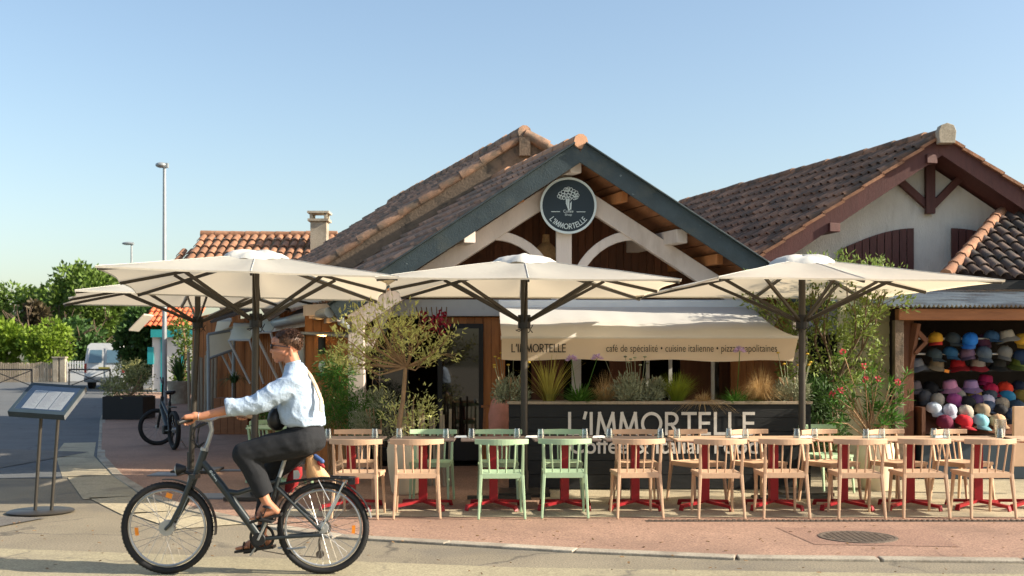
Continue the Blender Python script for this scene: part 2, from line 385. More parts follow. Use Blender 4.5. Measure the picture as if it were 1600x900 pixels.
# ---------------------------------------------------------------- plants
def rdir():
    while 1:
        v = Vector((rng.uniform(-1, 1), rng.uniform(-1, 1), rng.uniform(-1, 1)))
        if .05 < v.length < 1: return v.normalized()
def leaf(mb, p, d, l, w_):
    d = d.normalized(); s_ = d.cross(rdir()); 
    if s_.length < .05: s_ = d.orthogonal()
    s_.normalize(); n = d.cross(s_)
    mb.add([p, p + d * l * .5 + s_ * w_ * .5 + n * w_ * .12, p + d * l, p + d * l * .5 - s_ * w_ * .5 + n * w_ * .12], [(0, 1, 2, 3)])
def clump(mb, c, r, n, l, w_, up=.2, shell=.5):
    c = Vector(c); r = Vector(r) if not isinstance(r, (int, float)) else Vector((r, r, r))
    for _ in range(n):
        d = rdir(); k = rng.uniform(shell, 1) ** .6
        p = c + Vector((d.x * r.x, d.y * r.y, d.z * r.z)) * k
        leaf(mb, p, d + rdir() * .8 + Vector((0, 0, up)), l * rng.uniform(.6, 1.25), w_ * rng.uniform(.7, 1.2))
def grow(mb, p, d, L, r, depth, tips, spread=.6, nb=(2, 3), bend=.15, upw=.1):
    p = Vector(p); d = Vector(d).normalized(); pts = [p]; rr = [r]; n = 3
    for i in range(n):
        d = (d + rdir() * bend + Vector((0, 0, upw * .3))).normalized(); p = p + d * L / n; pts.append(p); rr.append(r * (1 - .4 * (i + 1) / n))
    mb.tube(pts, rr, 6 if r > .01 else 4)
    if depth == 0: tips.append((p, d)); return
    if depth <= 2: tips.append((pts[2], d))
    for _ in range(rng.randint(*nb)):
        grow(mb, p, d + rdir() * spread + Vector((0, 0, upw)), L * rng.uniform(.6, .85), r * .6, depth - 1, tips, spread, nb, bend, upw)
def blades(mb, c, n, h, spread, w_, droop=.5, seg=4, base=.05):
    c = Vector(c)
    for _ in range(n):
        a = rng.uniform(0, 2 * math.pi); o = Vector((math.cos(a), math.sin(a), 0)); hh = h * rng.uniform(.55, 1.1); sp = spread * rng.uniform(.2, 1.1)
        p0 = c + o * rng.uniform(0, base); s_ = Vector((-o.y, o.x, 0)) * w_ * .5; vs = []
        for i in range(seg + 1):
            t = i / seg; q = p0 + o * sp * t ** 1.5 + Vector((0, 0, hh * (t - droop * t ** 2.6 * sp / max(spread, .01))))
            k = (1 - t * .85); vs += [q - s_ * k, q + s_ * k]
        mb.add(vs, [(2 * i, 2 * i + 1, 2 * i + 3, 2 * i + 2) for i in range(seg)])
def big_tree(name, label, u, v_top, Y, wpx, lm, group, hbase=1.2, dens=1.0, leafsz=.35, round_=False):
    s_ = F / Y; x = (u - 800) / s_; z0 = gz(Y); top = H + (HZ - v_top) / s_; hw = wpx / 2 / s_
    t = thing(name, label, 'tree', (x, Y, z0), group)
    tr = MB(); tips = []
    tr.tube([(x, Y, z0 - .1), (x + .05, Y, z0 + hbase * .6), (x, Y, z0 + hbase + .4)], [.22, .17, .13], 8)
    for k in range(5):
        a = k * 1.26 + rng.uniform(-.3, .3)
        grow(tr, (x, Y, z0 + hbase), (math.cos(a) * .8, math.sin(a) * .8, .9), (top - z0 - hbase) * (.42 if hbase > .6 else .2), .09 if hbase > .6 else .04, 2, tips, .7)
    tr.build('trunk', M['bark_dark'], t, True)
    cz = (top + z0 + hbase * .7) / 2; hz_ = (top - z0 - hbase * .7) / 2
    cr = MB(); nc = int(34 * dens)
    for k in range(nc):
        d = rdir(); kk = rng.uniform(.35, 1) ** .5
        if round_: kk = rng.uniform(.75, .92)
        c = Vector((x, Y, cz)) + Vector((d.x * hw, d.y * hw * .8, d.z * hz_)) * kk * .84
        q = rng.uniform(.2, .36) * min(hw, hz_ * 1.2)
        clump(cr, c, (q * 1.25, q * 1.25, q * .8), int(150 * dens), leafsz, leafsz * .6, .3, .3)
    cr.build('crown', lm, t, fix=False)
    return t
# ================================================================ the ground
M['patch'] = pm('patch', (104, 100, 94), .9, .15, 2, .5, 130, speck=.4, sscale=60)
M['paving_patch'] = pm('paving_patch', (150, 118, 100), .9, .15, 2, .5, 130, speck=.4, sscale=55)
M['litter'] = pm('litter', (120, 92, 58), .8, .2, 20, island=.4)
def sheet(name, mt, rows, z=0.0):
    """rows: list of (y, x0, x1); follows the slope of the street"""
    mb = MB(); vs = []
    for y, a, b in rows: vs += [(a, y, gz(y) + z), (b, y, gz(y) + z)]
    mb.add(vs, [(2 * i, 2 * i + 1, 2 * i + 3, 2 * i + 2) for i in range(len(rows) - 1)])
    return struct(mb.build(name, mt))
sheet('ground', M['asphalt'], [(-300, -900, 900), (24, -900, 900), (40, -900, 900), (60, -900, 900), (75, -900, 900), (300, -900, 900), (2500, -2500, 2500)])
KP = [(157, 628), (142.5, 640), (150, 680), (158, 715), (185, 745), (232, 775), (300, 798), (400, 820), (530, 840), (700, 850), (900, 862), (1150, 873), (1600, 878)]
kp = [(-16.2, 45.5), (-10.6, 29)] + [gp(u, v) for u, v in KP[3:]] + [(7, 8.75), (15, 8.6)]
def ykerb(x):
    for (a, b), (c, d) in zip(kp[:-1], kp[1:]):
        if a <= x <= c: return b + (d - b) * (x - a) / (c - a)
    return kp[-1][1]
def ykerb_x(y):
    for (a, b), (c, d) in zip(kp[:-1], kp[1:]):
        if d <= y <= b: return a + (c - a) * (y - b) / (d - b)
    return kp[0][0]
sheet('pavement', M['red_paving'], [(y, x, 15) for x, y in reversed(kp)], .012)
for lb, pts in (('road_patch', [(-9.3, 17), (-7.6, 16.6), (-7.4, 19.6), (-9.6, 20.4)]), ('road_patch', [(-6.4, 10.9), (-4.9, 10.7), (-4.7, 11.3), (-6.3, 11.6)])):
    q = MB(); q.add([(x, y, .0125) for x, y in pts], [tuple(range(len(pts)))]); struct(q.build(lb, M['patch']))
q = MB(); q.add([(x, y, .0155) for x, y in ((2.6, 9.62), (3.8, 9.5), (3.9, 10.5), (2.5, 10.62))], [(0, 1, 2, 3)]); struct(q.build('paving_patch', M['paving_patch']))
q = MB(); q.add([(x, y, .0155) for x, y in ((4.75, 9.85), (5.6, 9.8), (5.5, 10.2), (4.85, 10.24))], [(0, 1, 2, 3)]); struct(q.build('paving_patch', M['patch']))
lv = MB()
for k in range(170):
    x = rng.uniform(-5, 5.5); y = rng.uniform(8.2, 11.2); lv.box((x, y, .02), (rng.uniform(.01, .035), rng.uniform(.006, .018), .003), (rng.uniform(-.3, .3), rng.uniform(-.3, .3), rng.uniform(0, 3)))
tag(lv.build('fallen_leaves', M['litter']), 'dry fallen leaves and grit scattered over road and pavement', 'leaf litter', None, 'stuff')
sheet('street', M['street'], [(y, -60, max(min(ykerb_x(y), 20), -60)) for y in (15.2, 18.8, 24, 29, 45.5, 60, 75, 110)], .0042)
# flush kerb stones, each joint a gap
kb = MB()
for (a, b), (c, d) in zip(kp[:-1], kp[1:]):
    L = math.hypot(c - a, d - b); n = max(1, int(L / .9)); 
    for i in range(n):
        t0, t1 = i / n + .006, (i + 1) / n - .006
        p = Vector((a + (c - a) * t0, b + (d - b) * t0, 0)); q = Vector((a + (c - a) * t1, b + (d - b) * t1, 0))
        p.z = gz(p.y) - .02; q.z = gz(q.y) - .02
        kb.bar(p, q, .13 if b > 12 else .16, .085)
struct(kb.build('kerb', M['kerb'], bevel=.008))
# pale gutter apron at the corner of the street and worn road in front
gp_ = [(-8.1, 22), (-6.95, 18.8), (-5.5, 15.6), (-4.3, 13.2), (-3.4, 11.9), (-2.55, 10.9)]
ap = MB()
for (a, b), (c, d) in zip(gp_[:-1], gp_[1:]): ap.quad((a - .62, b - .2, .0085), (a - .07, b, .0085), (c - .07, d, .0085), (c - .62, d - .35, .0085))
struct(ap.build('gutter', M['concrete']))
rd = MB(); rd.add([(-14, -6, .006), (15, -6, .006), (15, 8.05, .006), (3, 8.35, .006), (0, 8.6, .006), (-2.4, 9.1, .006), (-5, 9.6, .006), (-14, 10.4, .006)], [tuple(range(8))])
struct(rd.build('road', M['asphalt_pale']))
ds = MB(); ds.quad((.35, 11.32, .018), (11, 11.3, .018), (11, 17.5, .018), (.35, 17.5, .018)); ds.quad((-2.6, 11.36, .018), (.345, 11.32, .018), (.345, 11.85, .018), (-2.6, 11.95, .018))
struct(ds.build('terrace', M['concrete']))
dr = MB()
for i in range(150):
    x = 1.35 + i * .055; dr.bb((x, 11.02, .0165), (x + .032, 11.08, .026))
dr.bb((1.32, 11.0, .0145), (9.7, 11.1, .0165))
tag(dr.build('drain_channel', M['iron']), 'narrow rusty slotted drain channel set along the dining terrace edge', 'drain')
mh = MB(); c = gp(1340, 842); mh.lathe([(0.345, .013), (.345, .022), (.32, .024), (.31, .02), (0.0001, .02)], (c[0], c[1], 0), 32)
for i in range(-5, 6):
    for j in range(-5, 6):
        if i * i + j * j < 27: mh.box((c[0] + i * .054, c[1] + j * .054, .023), (.03, .03, .006))
tag(mh.build('manhole_cover', M['iron']), 'round cast iron manhole cover set in the red pavement', 'manhole cover')
for k, (u, v, w_, d_, lb) in enumerate(((262, 743, .42, .5, 'small grey metal access plate in the terrace by the corner kerb'), (360, 737, .5, .22, 'thin dark access plate in the terrace behind the bicycle frame'), (335, 778, .62, .5, 'larger grey metal access plate in the terrace behind the front wheel'))):
    c = gp(u, v); p = MB(); p.bb((c[0] - w_ / 2, c[1] - d_ / 2, .013), (c[0] + w_ / 2, c[1] + d_ / 2, .028)); p.bb((c[0] - w_ / 2 + .03, c[1] - d_ / 2 + .03, .028), (c[0] + w_ / 2 - .03, c[1] + d_ / 2 - .03, .031))
    tag(p.build('access_plate', M['plate'], bevel=.004), lb, 'access plate')
for k, (u0, u1, v, lb) in enumerate(((730, 830, 783, 'dark rubber cable cover on the terrace behind the first mint chairs'), (1178, 1300, 782, 'dark rubber cable cover on the terrace behind the peach chairs'))):
    a = gp(u0, v); b = gp(u1, v); p = MB(); p.prism([(0, .019), (.18, .019), (.13, .05), (.05, .05)], (b[0], a[1], 0), (0, 1, 0), (0, 0, 1), a[0] - b[0])
    tag(p.build('cable_cover', M['black']), lb, 'cable cover')

# ================================================================ main restaurant building
t = RB = thing('restaurant_building', 'timber restaurant with tiled gable roof, white truss and dark blue fascia boards', 'building', (.9, 16.9, 0))
AX, AZ, SL, HWD = .924, 4.60, .655, 3.38       # front gable: apex, slope, half width (fascia plane at Y 15.4)
Y0 = 15.4
def fp(x, tt, z): return Vector((x - .383 * tt, Y0 + tt, z))
DL = Vector((-HWD, 0, -HWD * SL)); DR = Vector((HWD, 0, -HWD * SL)); UF = SK * 3.6
roof = MB(); slab(roof, fp(AX, .03, AZ - .05), UF, DL, .05); slab(roof, fp(AX, .03, AZ - .05), UF, DR, .05)
ro = roof.build('roof', M['tile_under'], t)
sf = MB()
for s_, D in ((-1, DL), (1, DR)):       # boarded soffit under the overhang, one board after another down the slope
    for k in range(16):
        a = fp(AX, .06, AZ - .112) + D * (k / 16 + .002); n = D.cross(UF).normalized(); n = -n if n.z < 0 else n
        slab(sf, a, SK * 3.2, D * (1 / 16 - .004), .025)
sf.build('soffit', M['wood_soffit'], ro)
tm = MB(); tiles(tm, fp(AX, .05, AZ - .03), UF, DL, .21, .36, 5, .09); tiles(tm, fp(AX, .05, AZ - .03), UF, DR, .3, .36, 4, .12)
tm.build('roof_tiles', M['tile'], ro, 60, fix=False)
rm = MB(); ridge(rm, fp(AX, -.06, AZ + .0), fp(AX, 3.6, AZ + .0), .105); rm.build('ridge_tiles', M['terracotta'], ro, 60)
fa = MB()
for s_, D in ((-1, DL), (1, DR)):
    b = fp(AX, -.03, AZ - .13); fa.bar(b + Vector((s_ * .0, -.001 * s_, 0)), b + D, .05, .25)
    n_ = Vector((s_ * SL, 0, 1)).normalized()
    fa.bar(b + n_ * .135 + Vector((0, -.03, 0)), b + D + n_ * .135 + Vector((0, -.03, 0)), .12, .02)
fa.build('fascia_board', M['fascia'], t, bevel=.006)
M['lintel'] = pm('lintel', (198, 200, 200), .75, .08, 1.5, .2, 50, stain=((164, 160, 154), 1.6, .55, .5))
# white truss
tr = MB(); TT = .5
def tp(x, z): return fp(x, TT, z)
for s_ in (-1, 1):
    a = tp(AX - .02 * s_, AZ - .5); b = tp(AX + s_ * 3.0, AZ - .5 - 3.0 * SL); tr.bar(a, b, .16, .24)
    # curved brace from the rafter to the king post
    P = [Vector((AX + s_ * (1.0 - 1.0 * q ** 1.0), 0, 0)) for q in [0]]
    pts = []
    for i in range(11):
        q = i / 10; ang = q * math.pi / 2
        pts.append(tp(AX + s_ * (.12 + .88 * (1 - math.sin(ang))), AZ - 1.22 - .95 * (1 - math.cos(ang)) - 0))
    for p, q in zip(pts[:-1], pts[1:]): tr.bar(p + Vector((0, .012, 0)), q + (q - p) * .06 + Vector((0, .012, 0)), .1, .13)
tr.build('truss', M['white_wood'], t, bevel=.008)
kpst = MB(); kpst.bar(tp(AX, 1.9) + Vector((0, -.012, 0)), tp(AX, AZ - .3) + Vector((0, -.012, 0)), .22, .17, (0, 1, 0)); kpst.build('king_post', M['white_wood'], t, bevel=.008)
pu = MB()
for x, dz in ((AX, -.22), (AX - 1.47, -.33 - 1.47 * SL + .1), (AX + 1.47, -.33 - 1.47 * SL + .1)):
    a = fp(x, .1, AZ + dz - .08); b = fp(x, 1.55, AZ + dz - .08)
    pb = MB(); pb.bar(a, b, .17, .19); pb.build('purlin', M['white_wood'], t, bevel=.01)
for x in (AX - 2.6, AX + 2.6, AX + .72, AX - .72, AX + 2.05):
    pb = MB(); pb.bar(fp(x, .2, AZ - abs(x - AX) * SL - .24), fp(x, 3.2, AZ - abs(x - AX) * SL - .24), .09, .14); pb.build('purlin', M['wood'], t)
# gable boarding behind the truss
gb = MB(); YW = 16.9; AXW = AX - .383 * 1.5
x = -2.45
while x < 4.1:
    w_ = .115; z1 = AZ - .14 - abs(x + w_ / 2 - AXW) * SL
    if z1 > 2.52: gb.bb((x, YW + rng.uniform(0, .012), 2.5), (x + w_ - .006, YW + .03, z1))
    x += w_
gb.bb((-2.5, YW + .031, 2.3), (4.1, YW + .06, 2.8))
gb.build('gable_boarding', M['wood_dark'], t)
lt = MB(); lt.bb((-2.2, YW - .14, 2.27), (4.3, YW - .02, 2.52)); lt.build('lintel', M['lintel'], t, bevel=.01)
ps = MB(); ps.bb((-2.33, 15.9, 0), (-2.1, 16.12, 2.55)); ps.bar((-2.08, 16.0, 1.75), (-1.72, 16.0, 2.45), .1, .12); ps.build('white_post', M['white_wood'], t, bevel=.01)
ps = MB(); ps.bb((3.98, 15.9, 0), (4.2, 16.12, 2.5)); ps.build('white_post', M['white_wood'], t, bevel=.01)
# shop front: brown boards, black framed glazing
sh = MB()
for a, b, z0, z1 in ((-.43, -.1, 0, 2.26), (-1.16, -.43, 2.16, 2.26), (3.3, 4.3, 0, 2.26)):
    x = a
    while x < b - .01:
        w_ = min(.12, b - x); sh.bb((x, YW - .01 + rng.uniform(-.01, .01), z0), (x + w_ - .005, YW + .05, z1)); x += w_
sh.bb((-.1, YW - .02, .0), (3.3, YW + .03, .95))
sh.build('front_boarding', M['wood'], t)
fr = MB()
for a, b in ((-1.12, -1.05), (-.5, -.43), (-1.62, -1.56), (-2.1, -2.04)): fr.bb((a, YW - .06, .1), (b, YW, 2.16))
fr.bb((-1.05, YW - .06, 2.09), (-.5, YW, 2.16)); fr.bb((-1.05, YW - .06, .1), (-.5, YW, .42)); fr.bb((-2.04, YW - .06, 2.1), (-1.62, YW, 2.16)); fr.bb((-2.04, YW - .06, .1), (-1.62, YW, .3))
wf = fr.build('window_frame', M['black'], t, bevel=.004)
gl = MB(); gl.bb((-1.05, YW - .035, .42), (-.5, YW - .02, 2.09)); gl.bb((-2.04, YW - .035, .3), (-1.62, YW - .02, 2.1)); gl.build('pane', M['dark_glass'], wf)
# dark interior seen through the open doorway and under the awning
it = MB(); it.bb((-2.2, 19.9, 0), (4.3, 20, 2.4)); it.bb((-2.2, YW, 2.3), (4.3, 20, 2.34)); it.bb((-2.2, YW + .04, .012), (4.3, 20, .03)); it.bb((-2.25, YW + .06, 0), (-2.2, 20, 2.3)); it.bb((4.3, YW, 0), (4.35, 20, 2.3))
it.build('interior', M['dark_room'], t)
for x in (.9, 2.02, 2.36, 3.0):
    p = MB(); p.bb((x, YW - .05, .95), (x + (.14 if x < 1 else .05), YW, 2.27)); p.build('window_post', M['white_paint'], t)
for x in (.3, 1.5, 2.6, 3.2):
    p = MB(); p.bb((x, YW + .4, .95), (x + .5, YW + .43, 2.2)); p.build('inner_board', M['wood_dark'], t)
# side wall along the street: vertical boards with battens
def sp(d, off, z): return Vector((-2.32 - .383 * d + off * -.93, 16.35 + d, z + gz(16.35 + d)))
sw = MB(); d = 0
while d < 24:
    wv = .16
    a, b = sp(d, 0, 0), sp(d + wv - .008, 0, 0); h = 2.6 if d < 12 else 2.9
    k = rng.uniform(0, .012)
    sw.prism([(0, -.3), ((b - a).xy.length, -.3), ((b - a).xy.length, h), (0, h)], a + Vector((.93 * k, .36 * k, 0)), (b - a).normalized(), (0, 0, 1), .04)
    if int(d / wv) % 2 == 0:
        sw.bar(sp(d, .0, -.3), sp(d, .0, h), .05, .06, (0, 1, 0))
    d += wv
# short return of the wall facing the road, with the lamp
x = -3.02
while x < -2.3:
    sw.bb((x, 16.32 + rng.uniform(0, .012), 0), (x + .118, 16.36, 2.42)); x += .124
sw.build('side_wall', M['wood'], t)
gt = MB(); e0 = fp(AX - HWD - .05, .0, AZ - HWD * SL - .12)
gt.tube([e0, e0 + SK * 5], .075, 10); gt.build('gutter', M['grey_metal'], t, True)
gt = MB(); gt.tube([e0 + Vector((.1, .3, -.02)), e0 + Vector((.1, .32, -.12)), e0 + Vector((.33, .72, -.3)), (-3.06, 16.3, 2.0), (-3.06, 16.3, .1)], .055, 10); gt.build('downpipe', M['grey_metal'], t, True)
eb = MB(); eb.bar(e0 + Vector((.12, .05, -.02)), e0 + Vector((.12, .05, -.02)) + SK * 12, .04, .2); eb.bar((-3.0, 16.2, 2.33), (-2.3, 15.6, 2.33), .05, .16); eb.build('eaves_board', M['white_wood'], t)
# second, higher roof behind
BX, BZ, BS, BH = .21, 5.33, .635, 4.3; Yb = 18.5
P0 = Vector((BX, Yb, BZ)); BL = Vector((-BH, 0, -BH * BS)); BR = Vector((BH, 0, -BH * BS))
r2 = MB(); slab(r2, P0 + Vector((0, 0, -.05)), SK * 8, BL, .06); slab(r2, P0 + Vector((0, 0, -.05)), SK * 8, BR, .06)
r2o = r2.build('roof', M['tile_under'], t)
tm = MB(); tiles(tm, P0 + Vector((0, 0, -.03)), SK * 8, BL, .21, .36, 5, .09); tiles(tm, P0 + Vector((0, 0, -.03)), SK * 8, BR, .42, .72, 4, .17)
tm.build('roof_tiles', M['tile'], r2o, 60, fix=False)
vt = MB(); vd = BL.normalized()
for k in range(13):     # verge tiles, each overlapping the next
    a = P0 + vd * (k * .4) + Vector((.0, -.06, .01 + .01 * (k % 2))); vt.tube([a + Vector((0, 0, -.035)), a + vd * .45 + Vector((0, 0, -.01))], [.06, .075], 8)
for k in range(6):
    a = P0 + BR.normalized() * (k * .4) + Vector((.0, -.06, .01)); vt.tube([a, a + BR.normalized() * .45 + Vector((0, 0, .03))], [.09, .105], 8)
vt.build('verge_tiles', M['tile'], r2o, 60)
rm = MB(); ridge(rm, P0 + Vector((0, -.1, .02)), P0 + SK * 8 + Vector((0, 0, .02)), .12); rm.build('ridge_tiles', M['tile'], r2o, 60)
bg_ = MB(); bg_.bar(P0 + Vector((0, -.02, -.22)), P0 + BL + Vector((0, -.02, -.22)), .05, .3); bg_.bar(P0 + Vector((0, -.022, -.22)), P0 + BR + Vector((0, -.022, -.22)), .05, .3)
bg_.bb((BX - .09, Yb - .14, BZ - .36), (BX + .09, Yb - .05, BZ - .06))
bg_.build('bargeboard', M['wood_grey'], t)
gw = MB(); gw.add([P0 + Vector((0, .3, -.2)), P0 + Vector((0, .3, -.2)) + BL * .93, P0 + Vector((-1.6, .3, -2.72)), P0 + Vector((1.6, .3, -2.72)), P0 + Vector((0, .3, -.2)) + BR * .93], [(0, 1, 2, 3, 4)])
gw.build('back_gable', M['wood_dark'], t)

# round hanging sign
c = Vector((.79, Y0 + .33, 3.775)); sg = thing('round_sign', 'round dark navy coffee shop sign with white rim and flower drawing', 'sign', c)
RX = Matrix.Rotation(R(90), 3, 'X'); d = MB(); d.lathe([(.0001, 0), (.385, 0), (.385, .035), (.0001, .035)], c, 48, RX); d.build('disc', M['sign_navy'], sg, True)
d = MB(); d.lathe([(.365, .03), (.365, .05), (.395, .05), (.395, -.005), (.365, -.005)], c, 56, RX); d.build('rim', M['sign_white'], sg, True)
YS = c.y - .035
lines, W = stroke_word("L'IMMORTELLE", .066, .17); mk = MB()
def arc(x, y, dd):
    th = (x / W - .5) * 2 * .93; rr = .325 - y
    return Vector((c.x + rr * math.sin(th), YS - dd, c.z - rr * math.cos(th)))
put_strokes(mk, lines, .0105, arc); mk.build('lettering', M['sign_white'], sg, fix=False)
fl = MB()
r2_ = random.Random(4)
pts = [(0, .255), (-.04, .245), (.035, .245), (-.075, .21), (.075, .22), (.11, .20), (-.115, .185), (-.03, .205), (.02, .2), (.06, .185), (-.07, .17), (-.13, .15), (-.1, .135), (-.04, .16), (0, .165), (.1, .16), (.045, .145), (.125, .165), (-.065, .13), (.085, .125), (.02, .12), (-.01, .11), (.11, .135), (-.02, .24)]
for k, (x, z) in enumerate(pts):
    z -= .02; x *= 1.0; n = 10; a = [(x + .025 * math.cos(i * 2 * math.pi / n), z + .025 * math.sin(i * 2 * math.pi / n)) for i in range(n + 1)]
    put_strokes(fl, [a], .007, lambda X, Z, dd: Vector((c.x + X, YS - dd - .00005 * k, c.z + Z)), .004)
put_strokes(fl, [[(-.02, .09), (-.015, .0)], [(-.005, .09), (.0, -.055)], [(.01, .09), (.004, -.055)], [(-.03, .085), (-.03, .03)], [(-.03, .03), (0, -.05)], [(.03, .03), (.025, -.05)], [(.04, .05), (.035, -.04)], [(.0, -.055), (.035, -.05)]], .011, lambda X, Z, dd: Vector((c.x + X, YS - dd, c.z + Z)), .006)
put_strokes(fl, [[(-.235, -.085), (-.12, -.085)], [(.12, -.088), (.235, -.088)]], .009, lambda X, Z, dd: Vector((c.x + X, YS - dd, c.z + Z)), .004)
fl.build('flower_drawing', M['sign_white'], sg, fix=False)
text_mesh('lettering', 'Coffee', (c.x - .07, YS - .004, c.z - .098), (1, 0, 0), (0, 0, 1), .14, .04, M['sign_white'], sg)
text_mesh('lettering', 'Shop', (c.x - .05, YS - .004, c.z - .152), (1, 0, 0), (0, 0, 1), .1, .042, M['sign_white'], sg)

# wicker pendant in the porch
p = wp(853, 388, 16.45); pl = thing('pendant_lamp', 'wicker pendant lamp hanging in the dark porch gable', 'lamp', p)
d = MB(); d.lathe([(.05, .2), (.06, .08), (.09, .06), (.17, -.02), (.19, -.14), (.17, -.22), (.14, -.22), (.16, -.14), (.14, -.02)], p, 20); d.build('shade', M['wicker'], pl, True)
d = MB(); d.tube([p + Vector((0, 0, .2)), p + Vector((0, 0, .95))], .006, 6); d.build('cord', M['black'], pl)
# wall lamp, small oval sign
p = wp(503, 540, 16.2); wl = thing('wall_lamp', 'black up and down wall lamp glowing warm on the boarded wall', 'lamp', p)
d = MB(); d.lathe([(.055, -.12), (.055, .12), (.05, .12), (.05, -.12)], p, 16); d.bb(p + Vector((-.02, .03, -.03)), p + Vector((.02, .12, .03))); d.build('shade', M['shade_metal'], wl)
d = MB(); d.lathe([(.0001, -.02), (.035, 0), (.0001, .02)], p, 10); d.build('bulb', M['bulb'], wl)
for s_ in (1, -1):
    ld = bpy.data.lights.new('bulb_glow', 'SPOT'); lo = bpy.data.objects.new('bulb_glow', ld); sc.collection.objects.link(lo); lo.parent = wl
    lo.location = (0, .015, .06 * s_); ld.energy = 7; ld.color = (1, .5, .15); ld.spot_size = R(110); ld.shadow_soft_size = .03
    lo.rotation_euler = (R(180) if s_ > 0 else 0, 0, 0)
p = wp(503, 572, 16.3); os_ = thing('oval_plaque', 'small pale oval plaque with green label on the boarded wall', 'sign', p)
d = MB(); d.ell(p, (.05, .012, .085), 20, 10); d.build('plaque', M['sign_white'], os_, True); d = MB(); d.bb(p + Vector((-.085, -.012, -.145)), p + Vector((.085, .006, -.1))); d.build('green_label', M['green_tag'], os_)
p = wp(492, 490, 16.15); d = MB(); d.box(p, (.17, .015, .14)); tag(d.build('notice_board', M['white_wood']), 'small pale notice under the eaves beside the downpipe', 'sign')

M['blind'] = pm('blind', (240, 232, 206), .8, .04)
# window awnings along the side wall
for k, (dd, u0, u1, v0, v1, lb) in enumerate(((3.6, 407, 437, 497, 520, 'cream drop arm window blind nearest the road on the side wall'), (7.2, 365, 403, 508, 532, 'second cream drop arm window blind along the side wall'), (10.8, 340, 362, 500, 528, 'small cream drop arm window blind farthest along the side wall'))):
    b = sp(dd, .03, 0); Yk = b.y; p00 = wp(u0, v0, Yk); p01 = wp(u1, v0, Yk); q00 = wp(u0 + 2, v1, Yk - .1); q01 = wp(u1 - 4, v1, Yk - .1)
    wb = thing('window_blind', lb, 'awning', b, 'window blinds on the side wall')
    d = MB(); d.add([p00, p01, q01 + Vector((-.05, -.3, 0)), q00 + Vector((-.05, -.3, 0))], [(0, 1, 2, 3)]); d.add([q + Vector((.0, .02, -.01)) for q in (p00, p01, q01 + Vector((-.05, -.3, 0)), q00 + Vector((-.05, -.3, 0)))], [(3, 2, 1, 0)]); d.build('fabric', M['blind'], wb)
    d = MB(); d.tube([p00, p01], .05, 8); d.tube([q00 + Vector((-.05, -.3, 0)), q01 + Vector((-.05, -.3, 0))], .02, 8); d.tube([q01 + Vector((-.05, -.3, 0)), q01 + Vector((.15, .1, -.9))], .025, 6); d.tube([q00 + Vector((-.05, -.3, 0)), q00 + Vector((.3, .1, -.9))], .025, 6); d.build('arm', M['white_paint'], wb)
p = wp(325, 590, 26.5); sb = thing('standing_screen', 'cream roller screen in a grey frame on two posts beside the side wall', 'screen', (p.x, 26.5, gz(26.5)))
a = [wp(325, 523, 26.5), wp(367, 515, 26.75), wp(365, 546, 26.75), wp(326, 560, 26.5)]
d = MB(); d.prism([(0, 0), (1, 0), (1, 1), (0, 1)], a[3], a[2] - a[3], a[0] - a[3], .03); d.build('screen', M['blind'], sb)
d = MB()
for i in range(4): d.tube([a[i], a[(i + 1) % 4]], .04, 8)
d.tube([a[3], (a[3].x, 26.5, .1)], .045, 8); d.tube([a[2], (a[2].x, 26.75, .1)], .045, 8); d.build('frame', M['grey_metal'], sb)

# retractable awning over the planter
AY0, AY1 = 14.0, 15.8
aw = thing('awning', 'wide cream retractable awning with lettered valance above the black planter', 'awning', (1.7, AY1, 2.4))
NX, NY = 40, 10; mb = MB(); vs = []
for j in range(NY + 1):
    tq = j / NY
    for i in range(NX + 1):
        s_ = i / NX; xl = -.13 - .05 * tq; xr = 3.57 - .2 * tq
        sag = -.05 * math.sin(math.pi * tq) * (1 + .25 * math.sin(s_ * 14))
        vs.append((xl + (xr - xl) * s_, AY0 + (AY1 - AY0) * tq, 1.895 + .47 * tq + sag + .004 * math.sin(s_ * 60) * math.sin(math.pi * tq)))
mb.add(vs, [(j * (NX + 1) + i, j * (NX + 1) + i + 1, (j + 1) * (NX + 1) + i + 1, (j + 1) * (NX + 1) + i) for j in range(NY) for i in range(NX)])
mb.build('canopy', M['awning'], aw, 60)
VY = lambda x, z: AY0 - .012 + .006 * math.sin(x * 5.1) * (1.89 - z) * 4
mb = MB(); vs = []
for j in range(5):
    for i in range(61):
        s_ = i / 60; x = -.13 + 3.70 * s_ - (.0 if j == 0 else .06 * j / 4 * s_); z = 1.875 - (.262 + .012 * math.sin(s_ * 19) + .02 * s_) * j / 4
        vs.append((x, VY(x, z), z))
mb.add(vs, [(j * 61 + i, j * 61 + i + 1, (j + 1) * 61 + i + 1, (j + 1) * 61 + i) for j in range(4) for i in range(60)])
va = mb.build('valance', M['valance'], aw, 60)
d = MB(); d.tube([(-.14, AY0 + .02, 1.885), (3.58, AY0 + .02, 1.885)], .028, 10); d.build('front_bar', M['awning'], aw, True)
d = MB(); d.bb((-.2, AY1 - .02, 2.33), (3.42, AY1 + .14, 2.46)); d.build('cassette', M['white_paint'], aw, bevel=.02)
for x in (0, 1.6, 3.2):
    d = MB(); d.bb((x, AY1 + .14, 2.36), (x + .06, YW - .14, 2.42)); d.build('bracket', M['white_paint'], aw)
for x in (.3, 3.2):
    d = MB(); d.tube([(x, AY0 + .04, 1.86), (x + .25, 15.0, 2.0), (x, AY1, 2.3)], .028, 8); d.build('arm', M['grey_metal'], aw)
lines, W = stroke_word("L'IMMORTELLE", .093, .2); mk = MB(); kx = .672 / W
